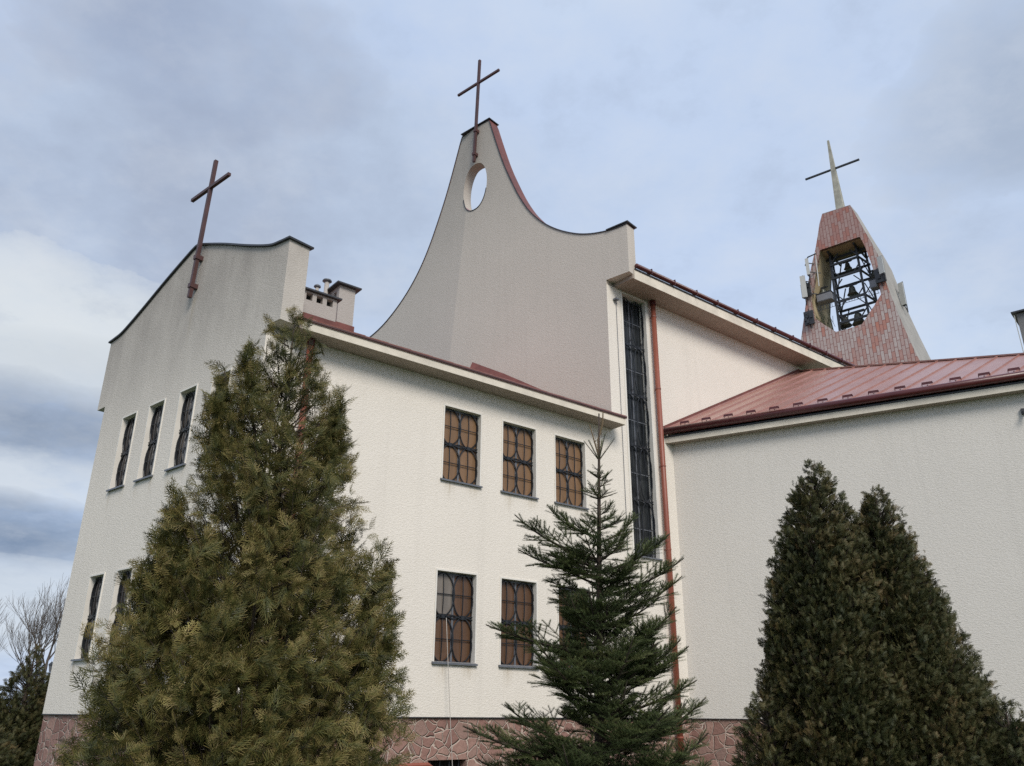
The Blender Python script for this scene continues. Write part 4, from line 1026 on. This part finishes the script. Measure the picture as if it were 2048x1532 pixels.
# a flat cloud deck: project the direction on a plane overhead
den = mth(nt, 'ADD', mth(nt, 'MAXIMUM', sep.outputs[2], 0.), .22)
cm = N(nt, 'ShaderNodeCombineXYZ'); nt.links.new(mth(nt, 'DIVIDE', sep.outputs[0], den), cm.inputs[0]); nt.links.new(mth(nt, 'DIVIDE', sep.outputs[1], den), cm.inputs[1])
cm.inputs[2].default_value = 2.3
deck = cm.outputs[0]
n1 = noise(nt, deck, .9, 6, .55); n2 = noise(nt, deck, 2.6, 6, .6); n3 = noise(nt, deck, 7.5, 7, .62)
veil = mth(nt, 'ADD', mth(nt, 'MULTIPLY', n1, .75), mth(nt, 'MULTIPLY', n2, .25))
K = 10.  # colours below are final radiance, divided by the background strength
col_v = ramp(nt, veil, [(.37, (.66, .77, .95)), (.46, (.57, .69, .91)), (.54, (.54, .64, .81)), (.64, (.44, .51, .65))])
def blob(heading, elev, sx, sy, soft=.6, wobble=.5):
    "soft cloud mass centred on a direction, sizes in degrees"
    h, e = R_(heading), R_(elev)
    c = Vector((math.sin(h) * math.cos(e), math.cos(h) * math.cos(e), math.sin(e))); r = Vector((math.cos(h), -math.sin(h), 0)); u = r.cross(c)
    def dot(v):
        d = N(nt, 'ShaderNodeVectorMath', operation='DOT_PRODUCT'); d.inputs[1].default_value = v; nt.links.new(gen, d.inputs[0]); return d.outputs['Value']
    x = mth(nt, 'DIVIDE', dot(r), math.sin(R_(sx))); y = mth(nt, 'DIVIDE', dot(u), math.sin(R_(sy)))
    rr = mth(nt, 'ADD', mth(nt, 'MULTIPLY', x, x), mth(nt, 'MULTIPLY', y, y))
    rr = mth(nt, 'ADD', rr, mth(nt, 'MULTIPLY', mth(nt, 'SUBTRACT', mth(nt, 'ADD', mth(nt, 'MULTIPLY', n2, .6), mth(nt, 'MULTIPLY', n3, .4)), .5), -wobble * 5))
    v = mth(nt, 'SUBTRACT', 1., mth(nt, 'DIVIDE', rr, 1.), clamp=True)
    front = mth(nt, 'GREATER_THAN', dot(c), 0.)
    return mth(nt, 'MULTIPLY', mth(nt, 'MULTIPLY', mth(nt, 'POWER', v, soft), front), 1., clamp=True)
c = col_v
c = mixc(nt, mth(nt, 'MULTIPLY', blob(-27, 42, 13, 6, .8, 1.1), .6), c, (.34, .41, .57))     # ragged grey cloud top left
c = mixc(nt, mth(nt, 'MULTIPLY', blob(-44, 37, 8, 5, .8, .9), .4), c, (.38, .44, .60))
c = mixc(nt, mth(nt, 'MULTIPLY', blob(37, 34.5, 7, 6, .7, 1.1), .9), c, (.34, .40, .50))     # grey cloud right edge
c = mixc(nt, mth(nt, 'MULTIPLY', blob(36.5, 34.5, 5, 4, .7, .7), .8), c, (.33, .39, .49))
c = mixc(nt, mth(nt, 'MULTIPLY', blob(34, 26, 6, 4, .8, .9), .4), c, (.48, .56, .70))
c = mixc(nt, mth(nt, 'MULTIPLY', blob(20, 38, 24, 24, .9, .2), .6), c, (.62, .74, .95))
c = mixc(nt, mth(nt, 'MULTIPLY', blob(-33, 22.0, 13, 4.8, .5, .42), 1.), c, (.80, .84, .86))   # white bank at the left
c = mixc(nt, mth(nt, 'MULTIPLY', blob(-30, 20.2, 9, 2.2, .8, .5), .5), c, (.58, .63, .68))
c = mixc(nt, mth(nt, 'MULTIPLY', blob(-34, 15.9, 13, 3.8, .9, .5), .95), c, (.27, .33, .44))   # blue-grey layer under it
c = mixc(nt, mth(nt, 'MULTIPLY', blob(-32, 12.9, 10, 2.1, .9, .6), .95), c, (.68, .74, .82))
c = mixc(nt, mth(nt, 'MULTIPLY', blob(-34, 10.1, 12, 2.3, .9, .5), .95), c, (.18, .25, .39))
c = mixc(nt, mth(nt, 'MULTIPLY', blob(-31, 5.6, 14, 2.9, .5, .2), .9), c, (.66, .73, .83))
c = mixc(nt, mth(nt, 'MULTIPLY', blob(25, 16, 16, 12, .9, .2), .6), c, (.74, .85, 1.0))
c = mixc(nt, ramp(nt, n3, [(.45, 0.), (.70, .26)]), c, (.80, .84, .90))
c = mixc(nt, ramp(nt, n3, [(.28, .22), (.45, 0.)]), c, (.36, .42, .54))
cs_ = mixc(nt, 1., c, (K, K, K), 'MULTIPLY')
cl = mixc(nt, .12, cs_, sky.outputs[0])
nt.links.new(cl, bg.inputs['Color']); nt.links.new(bg.outputs[0], out.inputs['Surface'])
sd = bpy.data.lights.new('sun', 'SUN'); sd.energy = 2.6; sd.angle = R_(24); sd.color = (1., .93, .84)
so = bpy.data.objects.new('sun', sd); COL.objects.link(so)
ds = Vector((math.sin(R_(SUN_AZ)) * math.cos(R_(SUN_EL)), math.cos(R_(SUN_AZ)) * math.cos(R_(SUN_EL)), math.sin(R_(SUN_EL))))
so.rotation_euler = (-ds).to_track_quat('-Z', 'Y').to_euler(); so.location = (0, 0, 40)

# ------------------------------------------------------------ camera
cd = bpy.data.cameras.new('camera'); cam = bpy.data.objects.new('camera', cd); COL.objects.link(cam); scene.camera = cam
cd.sensor_width = 36; cd.lens = 36 * 1648 / 2048; cd.clip_end = 3000; cd.clip_start = .05
p, r = R_(21.93), R_(.43)
Fv = Vector((0, math.cos(p), math.sin(p))); Uv = Vector((0, -math.sin(p), math.cos(p))); Rv = Vector((1, 0, 0))
Rv, Uv = Rv * math.cos(r) + Uv * math.sin(r), Uv * math.cos(r) - Rv * math.sin(r)
mat = Matrix((Rv, Uv, -Fv)).transposed().to_4x4(); mat.translation = Vector((0, 0, EYE)); cam.matrix_world = mat
scene.view_settings.view_transform = 'Standard'; scene.view_settings.look = 'None'; scene.view_settings.exposure = 0.; scene.view_settings.gamma = 1.
scene.render.engine = 'CYCLES'
scene.cycles.use_denoising = False; scene.cycles.max_bounces = 6; scene.cycles.diffuse_bounces = 3; scene.cycles.glossy_bounces = 2; scene.cycles.transmission_bounces = 3
